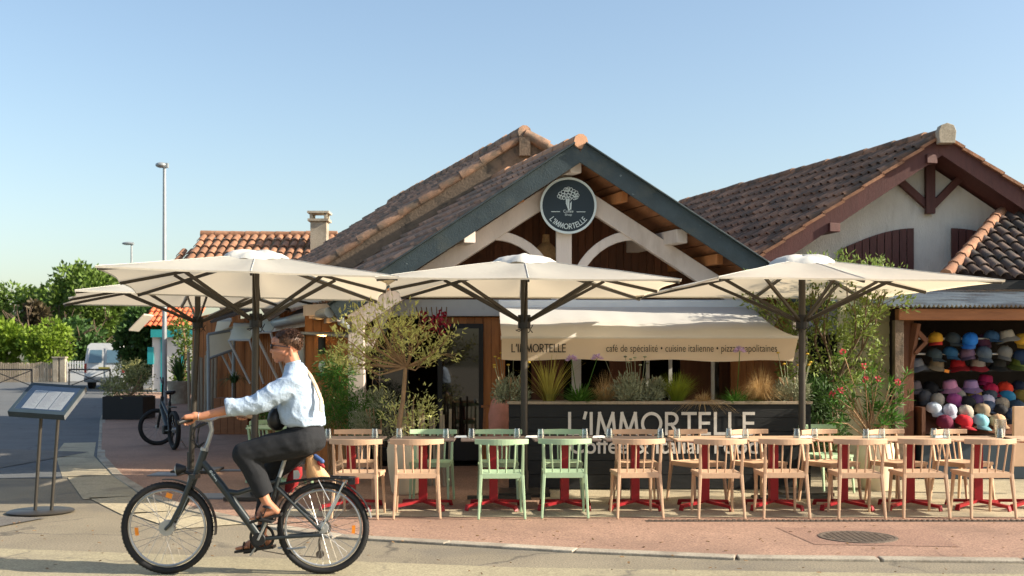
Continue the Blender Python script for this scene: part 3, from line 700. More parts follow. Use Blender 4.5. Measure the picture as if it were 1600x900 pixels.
put_strokes(mk, [[(x * kx, y) for x, y in ln] for ln in lines], .0125, lambda X, Z, dd: Vector((X, VY(X, 1.7 + Z) - dd, 1.7 + Z)) + Vector((0, 0, 0)) if False else Vector((X + 0, VY(X, 1.7 + Z) - dd, 1.71 + Z)), .006)
mk.build('lettering', M['text_dark'], va, fix=False)
text_mesh('lettering', 'café de spécialité • cuisine italienne • pizzas napolitaines', (1.175, AY0 - .034, 1.682), (1, 0, 0), (0, 0, 1), 2.13, .118, M['text_dark'], va, -.004)

# ================================================================ black planter with the big lettering
PX0, PX1, PY0, PY1, PZ = -.04, 3.66, 13.72, 14.25, 1.1
pb = thing('planter_box', 'long black boarded planter box with the restaurant name in pale capitals', 'planter', ((PX0 + PX1) / 2, PY0, 0))
d = MB(); z = .03
while z < PZ - .06:
    for a, b in ((PX0, PX1),):
        d.bb((a, PY0 - rng.uniform(0, .004), z), (b, PY0 + .04, z + .17)); 
    z += .176
d.bb((PX0, PY0 + .041, .03), (PX0 + .04, PY1, PZ - .03)); d.bb((PX1 - .04, PY0 + .041, .03), (PX1, PY1, PZ - .03)); d.bb((PX0 + .041, PY1 - .04, .03), (PX1 - .041, PY1, PZ - .03)); d.build('box', M['black_wood'], pb)
d = MB()
for a, b in (((PX0 - .02, PY0 - .02), (PX1 + .02, PY0 + .07)), ((PX0 - .02, PY1 - .06), (PX1 + .02, PY1 + .02))): d.bb((*a, PZ - .035), (*b, PZ))
d.build('rim', M['stake'], pb, bevel=.004)
d = MB(); d.bb((PX0 + .05, PY0 + .08, PZ - .2), (PX1 - .05, PY1 - .06, PZ - .05)); d.build('soil', M['soil'], pb)
sY = F / (PY0 - .005); X0, X1 = (890 - 800) / sY, (1180 - 800) / sY; zb, zt = H - (677.5 - HZ) / sY, H - (646 - HZ) / sY
lines, W = stroke_word("L'IMMORTELLE", zt - zb, .2); kx = (X1 - X0) / W; mk = MB()
put_strokes(mk, [[(x * kx, y) for x, y in ln] for ln in lines], .037, lambda X, Z, dd: Vector((X0 + X, PY0 - .004 - dd, zb + Z)), .003)
mk.build('lettering', M['text_grey'], pb, fix=False)
text_mesh('lettering', 'Coffee & Italian Food', (X0, PY0 - .009, H - (709 - HZ) / sY), (1, 0, 0), (0, 0, 1), (1184 - 890) / sY, 26 / sY, M['text_grey'], pb, .012)

# ================================================================ right hand house
g = thing('stucco_house', 'pale stucco house with brown tiled gable roof and maroon timber trim', 'building', (7.3, 19.6, 0))
GX, GZ, GY, GS = 7.25, 5.42, 18.9, .665; GH = 4.2
def gq(x, tt, z): return Vector((GX + x - .383 * tt, GY + tt, z))
GL = Vector((-GH, 0, -GH * GS)); GR = Vector((GH, 0, -GH * GS))
r3 = MB(); slab(r3, gq(0, 0, GZ - .05), SK * 8.2, GL, .07); slab(r3, gq(0, 0, GZ - .05), SK * 8.2, GR, .07); r3o = r3.build('roof', M['tile_under'], g)
tm = MB(); tiles(tm, gq(0, 0, GZ - .03), SK * 8.2, GL, .215, .36, 5, .092); tiles(tm, gq(0, 0, GZ - .03), SK * 8.2, GR, .43, .72, 4, .17); tm.build('roof_tiles', M['tile_old'], r3o, 60, fix=False)
rm = MB(); ridge(rm, gq(0, .0, GZ + .0), gq(0, 8.2, GZ), .11); rm.build('ridge_tiles', M['tile_old'], r3o, 60)
cp = MB(); cp.prism([(-.13, -.2), (.13, -.2), (.15, 0), (.11, .1), (0, .14), (-.11, .1), (-.15, 0)], gq(0, -.05, GZ + .02), (1, 0, 0), (0, 0, 1), .16); cp.build('ridge_end_block', M['kerb'], r3o, bevel=.01)
vt = MB()
for k in range(13):
    a = gq(0, 0, GZ) + GL.normalized() * (k * .4) + Vector((0, -.02, -.02)); vt.bar(a, a + GL.normalized() * .43 + Vector((0, 0, .03)), .14, .05)
    a = gq(0, 0, GZ) + GR.normalized() * (k * .4) + Vector((0, -.02, -.02)); vt.bar(a, a + GR.normalized() * .43 + Vector((0, 0, .03)), .14, .05)
vt.build('verge_tiles', M['tile_orange'], r3o)
bb_ = MB(); bb_.bar(gq(0, .0, GZ - .19), gq(0, .0, GZ - .19) + GL, .05, .27); bb_.bar(gq(0, -.002, GZ - .19), gq(0, -.002, GZ - .19) + GR, .05, .27)
bb_.build('bargeboard', M['maroon'], g)
sf = MB(); slab(sf, gq(0, .03, GZ - .14), SK * .7, GL, .02); slab(sf, gq(0, .03, GZ - .14), SK * .7, GR, .02); sf.build('soffit', M['maroon'], g)
WY = 19.55; gx = GX - .383 * .65
wl_ = MB(); wl_.prism([(-3.9, 0), (3.9, 0), (3.9, GZ - .25 - 3.9 * GS), (0, GZ - .22), (-3.9, GZ - .25 - 3.9 * GS)], (gx, WY, 0), (1, 0, 0), (0, 0, 1), -.2)
wl_.build('wall', M['stucco'], g)
def wq(u, v, dy=0): return wp(u, v, WY - dy)
tb = MB(); tb.bar(wq(1453, 250, .09), wq(1453, 334, .09), .16, .1, (0, 1, 0)); tb.bar(wq(1404, 281, .05), wq(1449, 322, .05), .1, .12); tb.bar(wq(1503, 275, .052), wq(1457, 322, .052), .1, .12)
tb.build('timber_bracing', M['maroon'], g, bevel=.006)
for u, v in ((1305, 355), (1457, 248)):
    a = wq(u, v, .7); d = MB(); d.bar(a, a + Vector((-.25, .9, 0)), .2, .15); d.build('purlin_end', M['maroon'], g, bevel=.01)
for u0, u1, vt0, vt1, sgn in ((1312, 1428, 390, 357, 1), (1486, 1600, 357, 388, -1)):
    a = wq(u0, 432, .03); wd = (u1 - u0) / F * WY; hh = [(432 - q) / F * WY for q in (vt0, vt1)]
    d = MB(); n = 10
    for i in range(n):
        t0, t1 = i / n, (i + 1) / n - .012
        f = (lambda q: hh[0] + (hh[1] - hh[0]) * (math.sin(q * math.pi / 2) if sgn > 0 else 1 - math.cos(q * math.pi / 2)))
        d.prism([(t0 * wd, 0), (t1 * wd, 0), (t1 * wd, f(t1)), (t0 * wd, f(t0))], a, (1, 0, 0), (0, 0, 1), .035)
    d.build('shutter', M['maroon'], g)
# low tiled roof at the right edge
ann = thing('annex_roof', 'low lean-to roof of dark weathered tiles at the frame edge beside the stucco house', 'roof', (8.6, 16.4, 2.4))
e0 = wp(1478, 436, 17.0); q0 = wp(1640, 318, 19.2); e1 = e0 + Vector((6, 0, 0)); D = Vector((0, -2.2, -1.26)); 
tm = MB(); 
nc = 28
for i in range(nc):
    x = e0.x + .1 + i * .2; f = min(1, (i + .6) / 8.5); top = Vector((x, e0.y + 2.2 * f, e0.z + 1.26 * f))
    tiles(tm, top + Vector((-.1, 0, 0)), Vector((.2, 0, 0)), D * f, .2, .34, 5, .088)
tm.build('roof_tiles', M['tile_dark'], ann, 60, fix=False)
d = MB(); d.add([e0, e1, e1 + Vector((0, 2.2, 1.26)), e0 + Vector((1.8, 2.2, 1.26))], [(0, 1, 2, 3)]); d.add([p + Vector((0, 0, -.1)) for p in (e0, e1, e1 + Vector((0, 2.2, 1.26)), e0 + Vector((1.8, 2.2, 1.26)))], [(3, 2, 1, 0)]); d.build('roof_deck', M['tile_under'], ann)
d = MB(); hd = Vector((1.8, 2.2, 1.26))
for k in range(8):
    a = e0 + hd * (k / 8); d.tube([a + Vector((0, 0, .06)), a + hd * .135 + Vector((0, 0, .05))], [.1, .085], 8)
d.build('hip_tiles', M['tile_orange'], ann, 60)
d = MB(); d.bar(e0 + Vector((0, -.03, -.09)), e1 + Vector((0, -.03, -.09)), .05, .14); d.build('eaves_board', M['black_wood'], ann)

# ================================================================ hat kiosk
KX = 5.28; k_ = thing('hat_kiosk', 'open timber market kiosk with corrugated roof selling hats', 'kiosk', (6.9, 15, 0))
d = MB(); n = 90; a = Vector((5.0, 14.75, 2.32)); vs = []
for j in range(2):
    for i in range(n * 4 + 1):
        x = i / (n * 4) * 5.4; vs.append(a + Vector((x - .35 * j, 2.3 * j, .32 * j + .022 * math.sin(i * math.pi / 2))))
m_ = n * 4 + 1; d.add(vs, [(i, i + 1, m_ + i + 1, m_ + i) for i in range(m_ - 1)]); d.build('roof', M['corrugated'], k_, 60)
d = MB(); d.bb((5.12, 14.82, 2.14), (10.4, 14.98, 2.29)); d.build('front_beam', M['timber'], k_, bevel=.008)
d = MB(); d.bb((5.08, 14.86, 0), (5.2, 14.97, 2.14)); d.build('grey_post', M['wood_grey'], k_, bevel=.006)
d = MB(); d.bb((5.25, 15.05, 0), (5.4, 15.2, 2.3)); d.bar((5.33, 15.12, 1.35), (5.42, 15.0, 2.1), .08, .08); d.bar((5.41, 15.02, 2.02), (5.56, 15.02, 1.86), .05, .06); d.bar((5.41, 15.02, 1.7), (5.56, 15.02, 1.86), .04, .05); d.build('corner_post', M['wood_dark'], k_)
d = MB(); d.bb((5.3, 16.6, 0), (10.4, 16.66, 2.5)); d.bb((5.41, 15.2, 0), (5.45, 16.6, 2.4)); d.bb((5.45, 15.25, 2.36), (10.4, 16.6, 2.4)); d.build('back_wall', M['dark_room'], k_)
for nm, v, Yk in (('hat_rail', 529, 15.35), ('hat_rail', 553, 15.35)):
    z = H - (v - HZ) / F * Yk; d = MB(); d.tube([(5.5, Yk, z), (9.5, Yk, z)], .013, 8); d.build(nm, M['van_white'], k_)
for v, Yk in ((578, 15.55), (608, 15.7)):
    z = H - (v - HZ) / F * Yk; d = MB(); d.bb((5.46, Yk - .14, z - .02), (9.6, Yk + .2, z)); d.build('shelf', M['black'], k_)
d = MB(); d.add([(5.5, 15.75, .98), (9.5, 15.75, .98), (9.5, 14.95, .62), (5.5, 14.95, .62)], [(0, 1, 2, 3)]); d.bb((5.47, 14.95, .58), (5.52, 15.75, .98)); d.build('sloping_tray', M['wood_dark'], k_)
d = MB(); d.bb((5.48, 14.95, .02), (9.5, 15.6, .56)); d.build('counter', M['dark_blue'], k_, bevel=.01)
# cream clapboard wall beside it, and dark infill behind the laurel
cw = thing('clapboard_wall', 'cream clapboard wall panel between the laurel tree and the hat kiosk', 'wall', (4.95, 15.6, 0)); d = MB()
for i in range(15):
    z = i * .165; d.add([(4.6, 15.6, z), (5.26, 15.6, z), (5.26, 15.6 + .022, z + .17), (4.6, 15.622, z + .17), (4.6, 15.64, z), (5.26, 15.64, z), (5.26, 15.64, z + .17), (4.6, 15.64, z + .17)], [(0, 1, 2, 3), (0, 4, 5, 1), (7, 6, 5, 4), (0, 3, 7, 4), (1, 5, 6, 2)])
d.build('boards', M['cream_clap'], cw); d = MB(); d.bb((4.55, 15.56, 0), (4.6, 15.66, 2.48)); d.bb((4.55, 15.56, 2.482), (5.3, 15.66, 2.56)); d.build('trim', M['cream_clap'], cw)
d = MB(); d.bb((4.3, 16.95, 0), (5.4, 17.1, 2.5)); s_ = d.build('back_wall_panel', M['white_paint']); tag(s_, 'white rendered wall behind the laurel tree', 'wall')
d = MB(); d.bb((4.42, 16.88, .5), (5.1, 16.94, 2.0)); w2 = d.build('dark_window', M['dark_glass'], None); w2.parent = s_

# ================================================================ houses down the street
hs = thing('far_tiled_house', 'house with bright barrel tile roof and tall chimney behind the parasols', 'house', (-6.4, 29, gz(29)))
zr = H + (HZ - 369) / F * 29; a = Vector((wp(314, 369, 29).x, 29, zr)); 
tm = MB(); tiles(tm, a, Vector((3.5, 0, 0)), Vector((0, -2.4, -1.35)), .215, .4, 6, .098); ridge(tm, a + Vector((0, 0, .04)), a + Vector((3.5, 0, .04)), .1); 
a2 = a + Vector((-.42, -.35, -.42)); tiles(tm, a2, Vector((.42, 0, 0)), Vector((0, -2, -1.1)), .21, .4, 6, .098)
tm.build('roof', M['tile_orange'], hs, 60, fix=False)
d = MB(); d.add([a + Vector((-.02, 0, -.06)), a + Vector((3.5, 0, -.06)), a + Vector((3.5, -2.4, -1.41)), a + Vector((-.02, -2.4, -1.41))], [(0, 1, 2, 3)]); d.bb((-5.9, 27.2, .0), (a.x + 3.4, 29, 3.7)); d.build('wall', M['cream_clap'], hs)
c0 = wp(499.5, 400, 28.2); zt = H + (HZ - 347) / F * 28.2; d = MB(); d.bb((c0.x - .2, 28.0, 3.6), (c0.x + .2, 28.4, zt)); d.bb((c0.x - .26, 27.94, zt), (c0.x + .26, 28.46, zt + .06))
for i in (-1, 1):
    for j in (-1, 1): d.bb((c0.x + i * .18 - .035, 28.2 + j * .18 - .035, zt + .06), (c0.x + i * .18 + .035, 28.2 + j * .18 + .035, zt + .2))
d.bb((c0.x - .27, 27.93, zt + .2), (c0.x + .27, 28.47, zt + .25)); d.build('chimney', M['kerb'], hs)
# turquoise trimmed house
Yt = 46; th = thing('turquoise_house', 'small white house with turquoise trim and bright orange tile roof down the street', 'house', (wp(262, 566, Yt).x, Yt, gz(Yt)))
a = wp(247, 466, Yt + 2.2); b = wp(330, 466, Yt + 2.2); D = Vector((0, -2.2, -1.25))
tm = MB(); tiles(tm, a, b - a, D, .24, .45, 4, .11); tm.build('roof', M['tile_bright'], th, 60, fix=False)
d = MB(); p, q = wp(238, 600, Yt), wp(330, 519, Yt); d.bb((p.x, Yt, .2), (q.x, Yt + 2.2, q.z)); d.build('wall', M['white_paint'], th)
d = MB(); q = wp(236, 515, Yt - .2); r_ = wp(332, 527, Yt - .2); d.bb((q.x, Yt - .25, r_.z), (r_.x, Yt - .15, q.z)); d.bb((p.x + .35, Yt - .05, .3), (p.x + .5, Yt - .01, q.z)); d.bb((wp(283, 0, Yt).x, Yt - .05, .8), (wp(291, 0, Yt).x, Yt - .01, 1.9)); d.bb((q.x - .2, Yt - .05, 1.5), (q.x + .05, Yt + .4, 2.2)); d.build('trim', M['teal'], th)
d = MB(); q0 = wp(240, 492, Yt - .2); q1 = wp(222, 516, Yt - 1.0); d.prism([(0, 0), (-.6, -.62), (-.6, -.68), (0, -.06)], q0, (1, 0, 0), (0, 0, 1), 1.2); d.build('side_awning', M['canvas'], th)
# ================================================================ parasols
def parasol(X, Y, a, th, ze, label, tx=0, ty=0, top=.36, hubz=2.04, lean=0):
    z0 = gz(Y); t = thing('parasol', label, 'parasol', (X, Y, z0), 'cream parasols over the terrace')
    C0 = Vector((X, Y, z0)); Rz = Matrix.Rotation(th, 3, 'Z')
    def loc(x, y, z): return C0 + Rz @ Vector((x, y, z + tx * x + ty * y))
    def edge(an):
        c, s_ = math.cos(an), math.sin(an); r = a / max(abs(c), abs(s_))
        k = (an / (math.pi / 4)) % 1; return r * (1 - .035 * math.sin(math.pi * k))
    NA, NR = 64, 9
    r0 = .3
    def surf(an, q):
        e = edge(an); rr = r0 + (e - r0) * q; k = (an / (math.pi / 4)) % 1
        m_ = rr * max(abs(math.cos(an)), abs(math.sin(an)))
        zz = ze + top * (1 - m_ / a)
        zz -= .04 * math.sin(math.pi * k) * math.sin(math.pi * min(1, q * .9)) + .006 * noise.noise(Vector((an * 3, q * 4, X * 3)))
        if q > .999: zz -= .0
        return rr * math.cos(an), rr * math.sin(an), zz
    cm = MB(); vs = []
    for j in range(NR + 1):
        for i in range(NA): vs.append(loc(*surf(i * 2 * math.pi / NA, j / NR)))
    cm.add(vs, [(j * NA + i, j * NA + (i + 1) % NA, (j + 1) * NA + (i + 1) % NA, (j + 1) * NA + i) for j in range(NR) for i in range(NA)])
    n0 = len(cm.v); vs = []      # folded hem
    for i in range(NA):
        x, y, z = surf(i * 2 * math.pi / NA, 1); vs += [loc(x, y, z), loc(x * .999, y * .999, z - .018)]
    cm.add(vs, [(2 * i, 2 * ((i + 1) % NA), 2 * ((i + 1) % NA) + 1, 2 * i + 1) for i in range(NA)])
    cn = cm.build('canopy', M['canvas'], t, 25, fix=False)
    sm_ = MB()
    for k in range(8):
        an = k * math.pi / 4; P8 = [Vector(loc(*surf(an, j / 8))) + Vector((0, 0, .004)) for j in range(9)]
        sm_.tube(P8, [(.006, .003)] * 9, 5)
    sm_.build('seams', M['canvas_cap'], cn)
    vc = MB(); vs = []; n = 48
    prof = [(.43, -.05), (.39, -.005), (.31, .035), (.2, .06), (.09, .07), (.0, .072)]
    for r_, z in prof:
        for i in range(n):
            an = i * 2 * math.pi / n; k = (an / (math.pi / 4) ) % 1; f = 1 - .06 * math.sin(math.pi * k) * r_ / .4
            zz = ze + top - .04 + z * 1.1 + .013 * math.sin(an * 8 + r_ * 9) * (r_ / .4) + .012 * math.sin(an * 3 + X)
            vs.append(loc(r_ * f * math.cos(an), r_ * f * math.sin(an), zz))
    vc.add(vs, [(j * n + i, j * n + (i + 1) % n, (j + 1) * n + (i + 1) % n, (j + 1) * n + i) for j in range(len(prof) - 1) for i in range(n)])
    vc.build('vent_cap', M['canvas_cap'], cn, True, fix=False)
    p = MB(); p.tube([loc(lean, 0, 0.02), loc(0, 0, hubz), loc(0, 0, ze + top - .02)], .042, 12); p.build('pole', M['anthracite'], t, True)
    p = MB(); p.tube([loc(0, 0, hubz - .06), loc(0, 0, hubz + .1)], .075, 12); p.tube([loc(0, 0, ze + top - .1), loc(0, 0, ze + top - .03)], .1, 12)
    p.tube([loc(.1 * math.cos(i), .1 * math.sin(i) - .05, hubz - .02 - .09 * abs(math.sin(i * 1.3))) for i in range(7)], .006, 5)
    p.build('hub', M['black'], t)
    bp = MB(); bp.bb(C0 + Vector((-.3, -.3, .02)), C0 + Vector((.3, .3, .06))); bp.tube([C0 + Vector((lean, 0, .06)), C0 + Vector((lean, 0, .3))], .052, 12); bp.build('base_plate', M['anthracite'], t)
    for k in range(8):
        an = k * math.pi / 4; rb = MB()
        x0, y0, z0_ = .08 * math.cos(an), .08 * math.sin(an), ze + top - .06; x, y, z = surf(an, .985)
        A = loc(x0, y0, z0_); B = loc(x, y, z - .028); rb.bar(A, B, .022, .036); rbo = rb.build('rib', M['anthracite'], t)
        st = MB(); q = .56 if k % 2 else .6; x, y, z = surf(an, q - .1); P = loc(x, y, z - .05)
        st.bar(loc(.06 * math.cos(an), .06 * math.sin(an), hubz + .03), P, .022, .036); st.build('strut', M['anthracite'], rbo)
    return t
parasol(-2.95, 12.9, 1.51, R(11), 2.46, 'cream square parasol rising behind the cyclist', -.02, -.03, lean=-.02)
parasol(.145, 13.28, 1.6, R(1), 2.45, 'cream square parasol standing before the painted restaurant name', -.006, -.004)
parasol(3.45, 13.32, 1.6, R(9), 2.45, 'cream square parasol beside the laurel tree', 0, -.005)
parasol(-4.49, 16.0, 1.72, R(24), 2.46, 'cream parasol half hidden behind the parasol over the cyclist', .0, -.0, .36, 2.13, -.1)

# ================================================================ chairs and tables
def chair_proto(mt, label, rust=None):
    t = thing('cafe_chair', label, 'chair', (0, 0, 0), 'spindle back chairs round the terrace tables')
    d = MB(); vs = []; nx, ny = 8, 6
    for k in (0, 1):
        for j in range(ny + 1):
            for i in range(nx + 1):
                x = (i / nx - .5); y = (j / ny - .5); wd = .42 + .03 * (y + .5)
                vs.append((x * wd, y * .43, .455 - .018 * math.cos(x * math.pi) * math.cos(y * 2.6) - .028 * k))
    m_ = (nx + 1) * (ny + 1); fs = []
    for j in range(ny):
        for i in range(nx):
            q = [j * (nx + 1) + i, j * (nx + 1) + i + 1, (j + 1) * (nx + 1) + i + 1, (j + 1) * (nx + 1) + i]; fs += [tuple(q), tuple(m_ + p for p in reversed(q))]
    bd = [i for i in range(nx)] + [nx + j * (nx + 1) for j in range(ny)] + [ny * (nx + 1) + nx - i for i in range(nx)] + [(ny - j) * (nx + 1) for j in range(ny)]
    for a, b in zip(bd, bd[1:] + bd[:1]): fs.append((a, m_ + a, m_ + b, b))
    d.add(vs, fs); d.build('seat', mt, t, 50)
    d = MB()
    d.bar((-.2, -.215, .43), (.2, -.215, .43), .03, .055); d.bar((-.2, .195, .43), (.2, .195, .43), .026, .05)
    for s_ in (-1, 1): d.bar((s_ * .2, -.2, .43), (s_ * .2, .19, .43), .026, .05)
    d.build('seat_frame', mt, t, bevel=.004)
    for s_ in (-1, 1):
        d = MB(); d.bar((s_ * .232, -.265, 0), (s_ * .208, -.212, .44), .023, .028, (0, 1, 0), .034, .038); d.build('leg', mt, t, bevel=.006)
        d = MB(); d.bar((s_ * .212, .24, 0), (s_ * .2, .19, .44), .022, .025, (0, 1, 0), .033, .036); d.build('leg', mt, t, bevel=.006)
        d = MB(); d.bar((s_ * .207, -.213, .44), (s_ * .213, -.258, .745), .032, .034, (0, 1, 0), .022, .024); d.build('back_post', mt, t, bevel=.005)
    for x in (-.125, -.042, .042, .125):
        d = MB(); d.tube([(x * .98, -.21, .44), (x * 1.08, -.277, .75)], .0085, 7); d.build('spindle', mt, t, True)
    d = MB(); vs = []; n = 14
    for i in range(n + 1):
        q = i / n * 2 - 1; x = q * .268; y = -.283 + .095 * q * q; hh = .031 - .006 * abs(q); zc = .768 + .004 * q * q
        tx = Vector((1, .19 * q * 2 * .35 / .268 * .5, 0)).normalized(); nv = Vector((-tx.y, tx.x, 0))
        for a, b in ((-1, -1), (1, -1), (1, 1), (-1, 1)): vs.append(Vector((x, y, zc + b * hh)) + nv * a * .011)
    d.add(vs, [(4 * i + k, 4 * i + (k + 1) % 4, 4 * i + 4 + (k + 1) % 4, 4 * i + 4 + k) for i in range(n) for k in range(4)] + [(3, 2, 1, 0), tuple(4 * n + k for k in range(4))])
    d.build('top_rail', mt, t, bevel=.004)
    return t
ORD = ['first', 'second', 'third', 'fourth', 'fifth', 'sixth', 'seventh', 'eighth', 'ninth', 'tenth', 'eleventh']
near = [(561, 'p'), (650, 'p'), (784, 'm'), (882, 'm'), (993.5, 'p'), (1122, 'p'), (1227, 'p'), (1343, 'p'), (1443, 'p'), (1546, 'p')]
far = [(560, 'p', 182), (676, 'm', 178), (779, 'm', 181), (877, 'm', 179), (992, 'p', 180), (1086, 'p', 207), (1180, 'p', 205), (1291, 'p', 208), (1394, 'p', 205), (1494, 'p', 207)]
protos = {'p': chair_proto(M['peach'], 'x'), 'm': chair_proto(M['mint'], 'x')}
used = set(); CN = {'p': 'peach', 'm': 'mint green'}
def place_chair(k, loc, rz, label):
    if k not in used:
        used.add(k); o = protos[k]; o.location = loc; o.rotation_euler = (0, 0, rz); o['label'] = label; return o
    return copy_thing(protos[k], loc, rz, label)
YN = 11.46
cnt = {}
for i, (u, k) in enumerate(near):
    place_chair(k, ((u - 800) / F * 11.3 + rng.uniform(-.015, .015), YN + rng.uniform(-.05, .05), .014), R(rng.uniform(-6, 6) + (2 if u > 1000 else 0)), f'{CN[k]} spindle-back chair on the road side, {ORD[i]} from the cyclist')
for i, (u, k, rz) in enumerate(far):
    place_chair(k, ((u - 800) / F * 12.7, 12.5, .02), R(rz), f'{CN[k]} spindle-back chair facing the road across its table, {ORD[i]} from the cyclist')
# terrace chairs behind the cyclist and one in front of the pink oleander
for (u, v, Y, rz, lb) in ((1292, 0, 13.5, 200, 'lone mint green chair tucked behind the peach chairs under the oleander'), (455, 0, 13.6, 100, 'mint green chair standing behind the cyclist at the mint table'), (428, 0, 14.6, 250, 'mint green chair beyond the mint table beside the parasol pole')):
    place_chair('m', ((u - 800) / F * Y, Y, .02), R(rz), lb)
def table_proto(mt, post, label):
    t = thing('cafe_table', label, 'table', (0, 0, 0), 'small square tables in the terrace row')
    d = MB(); d.bb((-.35, -.33, .73), (.35, .33, .75)); d.build('tabletop', mt, t, bevel=.006)
    d = MB(); d.bb((-.2, -.2, .712), (.2, .2, .729)); d.bb((-.045, -.045, .06), (.045, .045, .712)); d.build('post', post, t, bevel=.004)
    for k in range(4):
        an = k * math.pi / 2 + R(38); c, s_ = math.cos(an), math.sin(an)
        d = MB(); d.bar((c * .04, s_ * .04, .075), (c * .36, s_ * .36, .045), .05, .03); d.bar((c * .355, s_ * .355, .05), (c * .37, s_ * .37, .0), .045, .02, (c, s_, 0)); d.build('leg', post, t)
    return t
tus = [549, 661, 771, 882, 992, 1101, 1208, 1317, 1421, 1527, 1610]
tp_d = table_proto(M['dark_top'], M['red_metal'], 'x')
for i, u in enumerate(tus):
    loc = ((u - 800) / F * 12.0, 12.0, .02); lb = ('dark topped' if i < 5 else 'peach topped') + f' square table on a red cross foot, {ORD[i]} from the cyclist'
    if i == 0: tp_d.location = loc; tp_d['label'] = lb
    else: copy_thing(tp_d, loc, R(rng.uniform(-4, 4)), lb, None if i < 5 else {'tabletop': M['peach']})
mt_ = table_proto(M['mint'], M['mint'], 'mint green square table behind the cyclist'); mt_.location = (-2.95, 14.2, .02)
del mt_['group']
# upturned tumblers
gd = MB(); gd.lathe([(.041, 0), (.036, .06), (.03, .1), (.0001, .102), (.0001, .094), (.027, .093), (.033, .06), (.037, .0), (.041, 0)], (0, 0, 0), 20)
gme = gd.mesh('tumbler'); gme.materials.append(M['glass']); gme.polygons.foreach_set('use_smooth', [True] * len(gme.polygons)); gme.set_sharp_from_angle(angle=R(40))
gus = [(513, 0), (586, 0), (624, 1), (697, 1), (737, 2), (808, 2), (845, 3), (914, 3), (952, 4), (1032, 4), (1058, 5), (1139, 5), (1165, 6), (1245, 6), (1273, 7), (1353, 7), (1378, 8), (1459, 8), (1479, 9), (1562, 9)]
for i, (u, k) in enumerate(gus):
    Y = 11.95 + (i % 3) * .05; o = put('tumbler', gme, None); o.location = ((u - 800) / F * Y, Y, .771)
    tag(o, f'clear upturned tumbler on the {ORD[k]} table from the cyclist, {"nearer" if i % 2 == 0 else "farther"} side of that table', 'glass', 'upturned tumblers on the terrace tables')
for i, (u, k) in enumerate(((1150, 5), (1258, 7), (1366, 8), (1468, 9), (720, 2), (935, 4), (830, 3))):
    Y = 12.05; d = MB(); x = (u - 800) / F * Y
    d.add([(x - .07, Y - .05, .772), (x + .07, Y - .04, .772), (x + .06, Y + .07, .772), (x - .06, Y + .06, .772), (x - .05, Y - .03, .79), (x + .06, Y - .02, .795), (x + .04, Y + .05, .79), (x - .05, Y + .04, .788)], [(0, 1, 2, 3), (4, 5, 6, 7), (0, 1, 5, 4), (1, 2, 6, 5), (2, 3, 7, 6), (3, 0, 4, 7)])
    tag(d.build('napkin_roll', M['paper']), f'rolled napkin with cutlery near the {ORD[k]} table from the cyclist', 'napkin', 'napkins on the terrace tables')
c0 = wp(1566, 690, 12.1); d = MB(); d.lathe([(.05, 0), (.062, .16), (.065, .19), (.058, .19), (.046, .01), (.0001, .01)], (c0.x, 12.15, .771), 20); d2 = d.build('water_jug', M['glass'], None, True); tag(d2, 'clear water jug on the last table before the hat kiosk', 'jug')
# tall pink-brown board at the frame edge
d = MB(); p = wp(1584, 745, 13.2); d.bb((p.x, 13.2, .35), (p.x + .6, 13.25, 1.06)); tag(d.build('standing_board', M['peach'], bevel=.008), 'flat peach panel standing at the frame edge before the hat kiosk', 'panel')

# ================================================================ hats
def cap_meshes():
    d = MB(); prof = [(.098, 0), (.1, .03), (.096, .07), (.08, .105), (.05, .128), (.0001, .138)]
    d.lathe(prof, (0, 0, 0), 24); d.v = [Vector((p.x, p.y * 1.14, p.z * .94)) * (1 - .045 * (abs(math.cos(3 * math.atan2(p.y, p.x))) < .12 and p.z < .13)) for p in d.v]; d.ell((0, 0, .138), (.009, .009, .005), 8, 5); cr = d.mesh('crown')
    d = MB(); vs = []; n = 14
    for k in (0, 1):
        for j in range(5):
            for i in range(n + 1):
                q = i / n * 2 - 1; an = q * 1.35; rin = .104
                x = math.sin(an) * (rin - .012) ; y = -math.cos(an) * (rin * 1.1 - .012); e = j / 4
                L = .1 * math.cos(q * 1.4) ** .6
                vs.append((x * (1 + .0 * e), y - L * e, .012 - .02 * e - .03 * q * q * (.3 + e) - .004 * k))
    m_ = 5 * (n + 1)
    fs = [(j * (n + 1) + i, j * (n + 1) + i + 1, (j + 1) * (n + 1) + i + 1, (j + 1) * (n + 1) + i) for j in range(4) for i in range(n)]
    fs += [tuple(m_ + p for p in reversed(f)) for f in fs]; fs += [(4 * (n + 1) + i, 4 * (n + 1) + i + 1, m_ + 4 * (n + 1) + i + 1, m_ + 4 * (n + 1) + i) for i in range(n)]
    d.add(vs, fs); br = d.mesh('brim')
    d = MB(); d.lathe([(.105, 0), (.1, .03), (.088, .085), (.075, .1), (.0001, .106)], (0, 0, 0), 24); bc = d.mesh('crown')
    d = MB(); n = 28; vs = []
    for r_, z in ((.1, .004), (.13, -.022), (.165, -.055), (.162, -.06), (.098, -.004)):
        for i in range(n):
            an = i * 2 * math.pi / n; f = 1 + .025 * math.sin(an * 3 + 1); vs.append((r_ * f * math.cos(an), r_ * f * math.sin(an), z + .008 * math.sin(an * 4)))
    d.add(vs, [(j * n + i, j * n + (i + 1) % n, (j + 1) * n + (i + 1) % n, (j + 1) * n + i) for j in range(4) for i in range(n)]); bb2 = d.mesh('brim')
    for me in (cr, br, bc, bb2):
        me.polygons.foreach_set('use_smooth', [True] * len(me.polygons)); me.set_sharp_from_angle(angle=R(50)); me.materials.append(M['denim'])
    return cr, br, bc, bb2
CR, BRM, BC, BBR = cap_meshes(); HM = {}
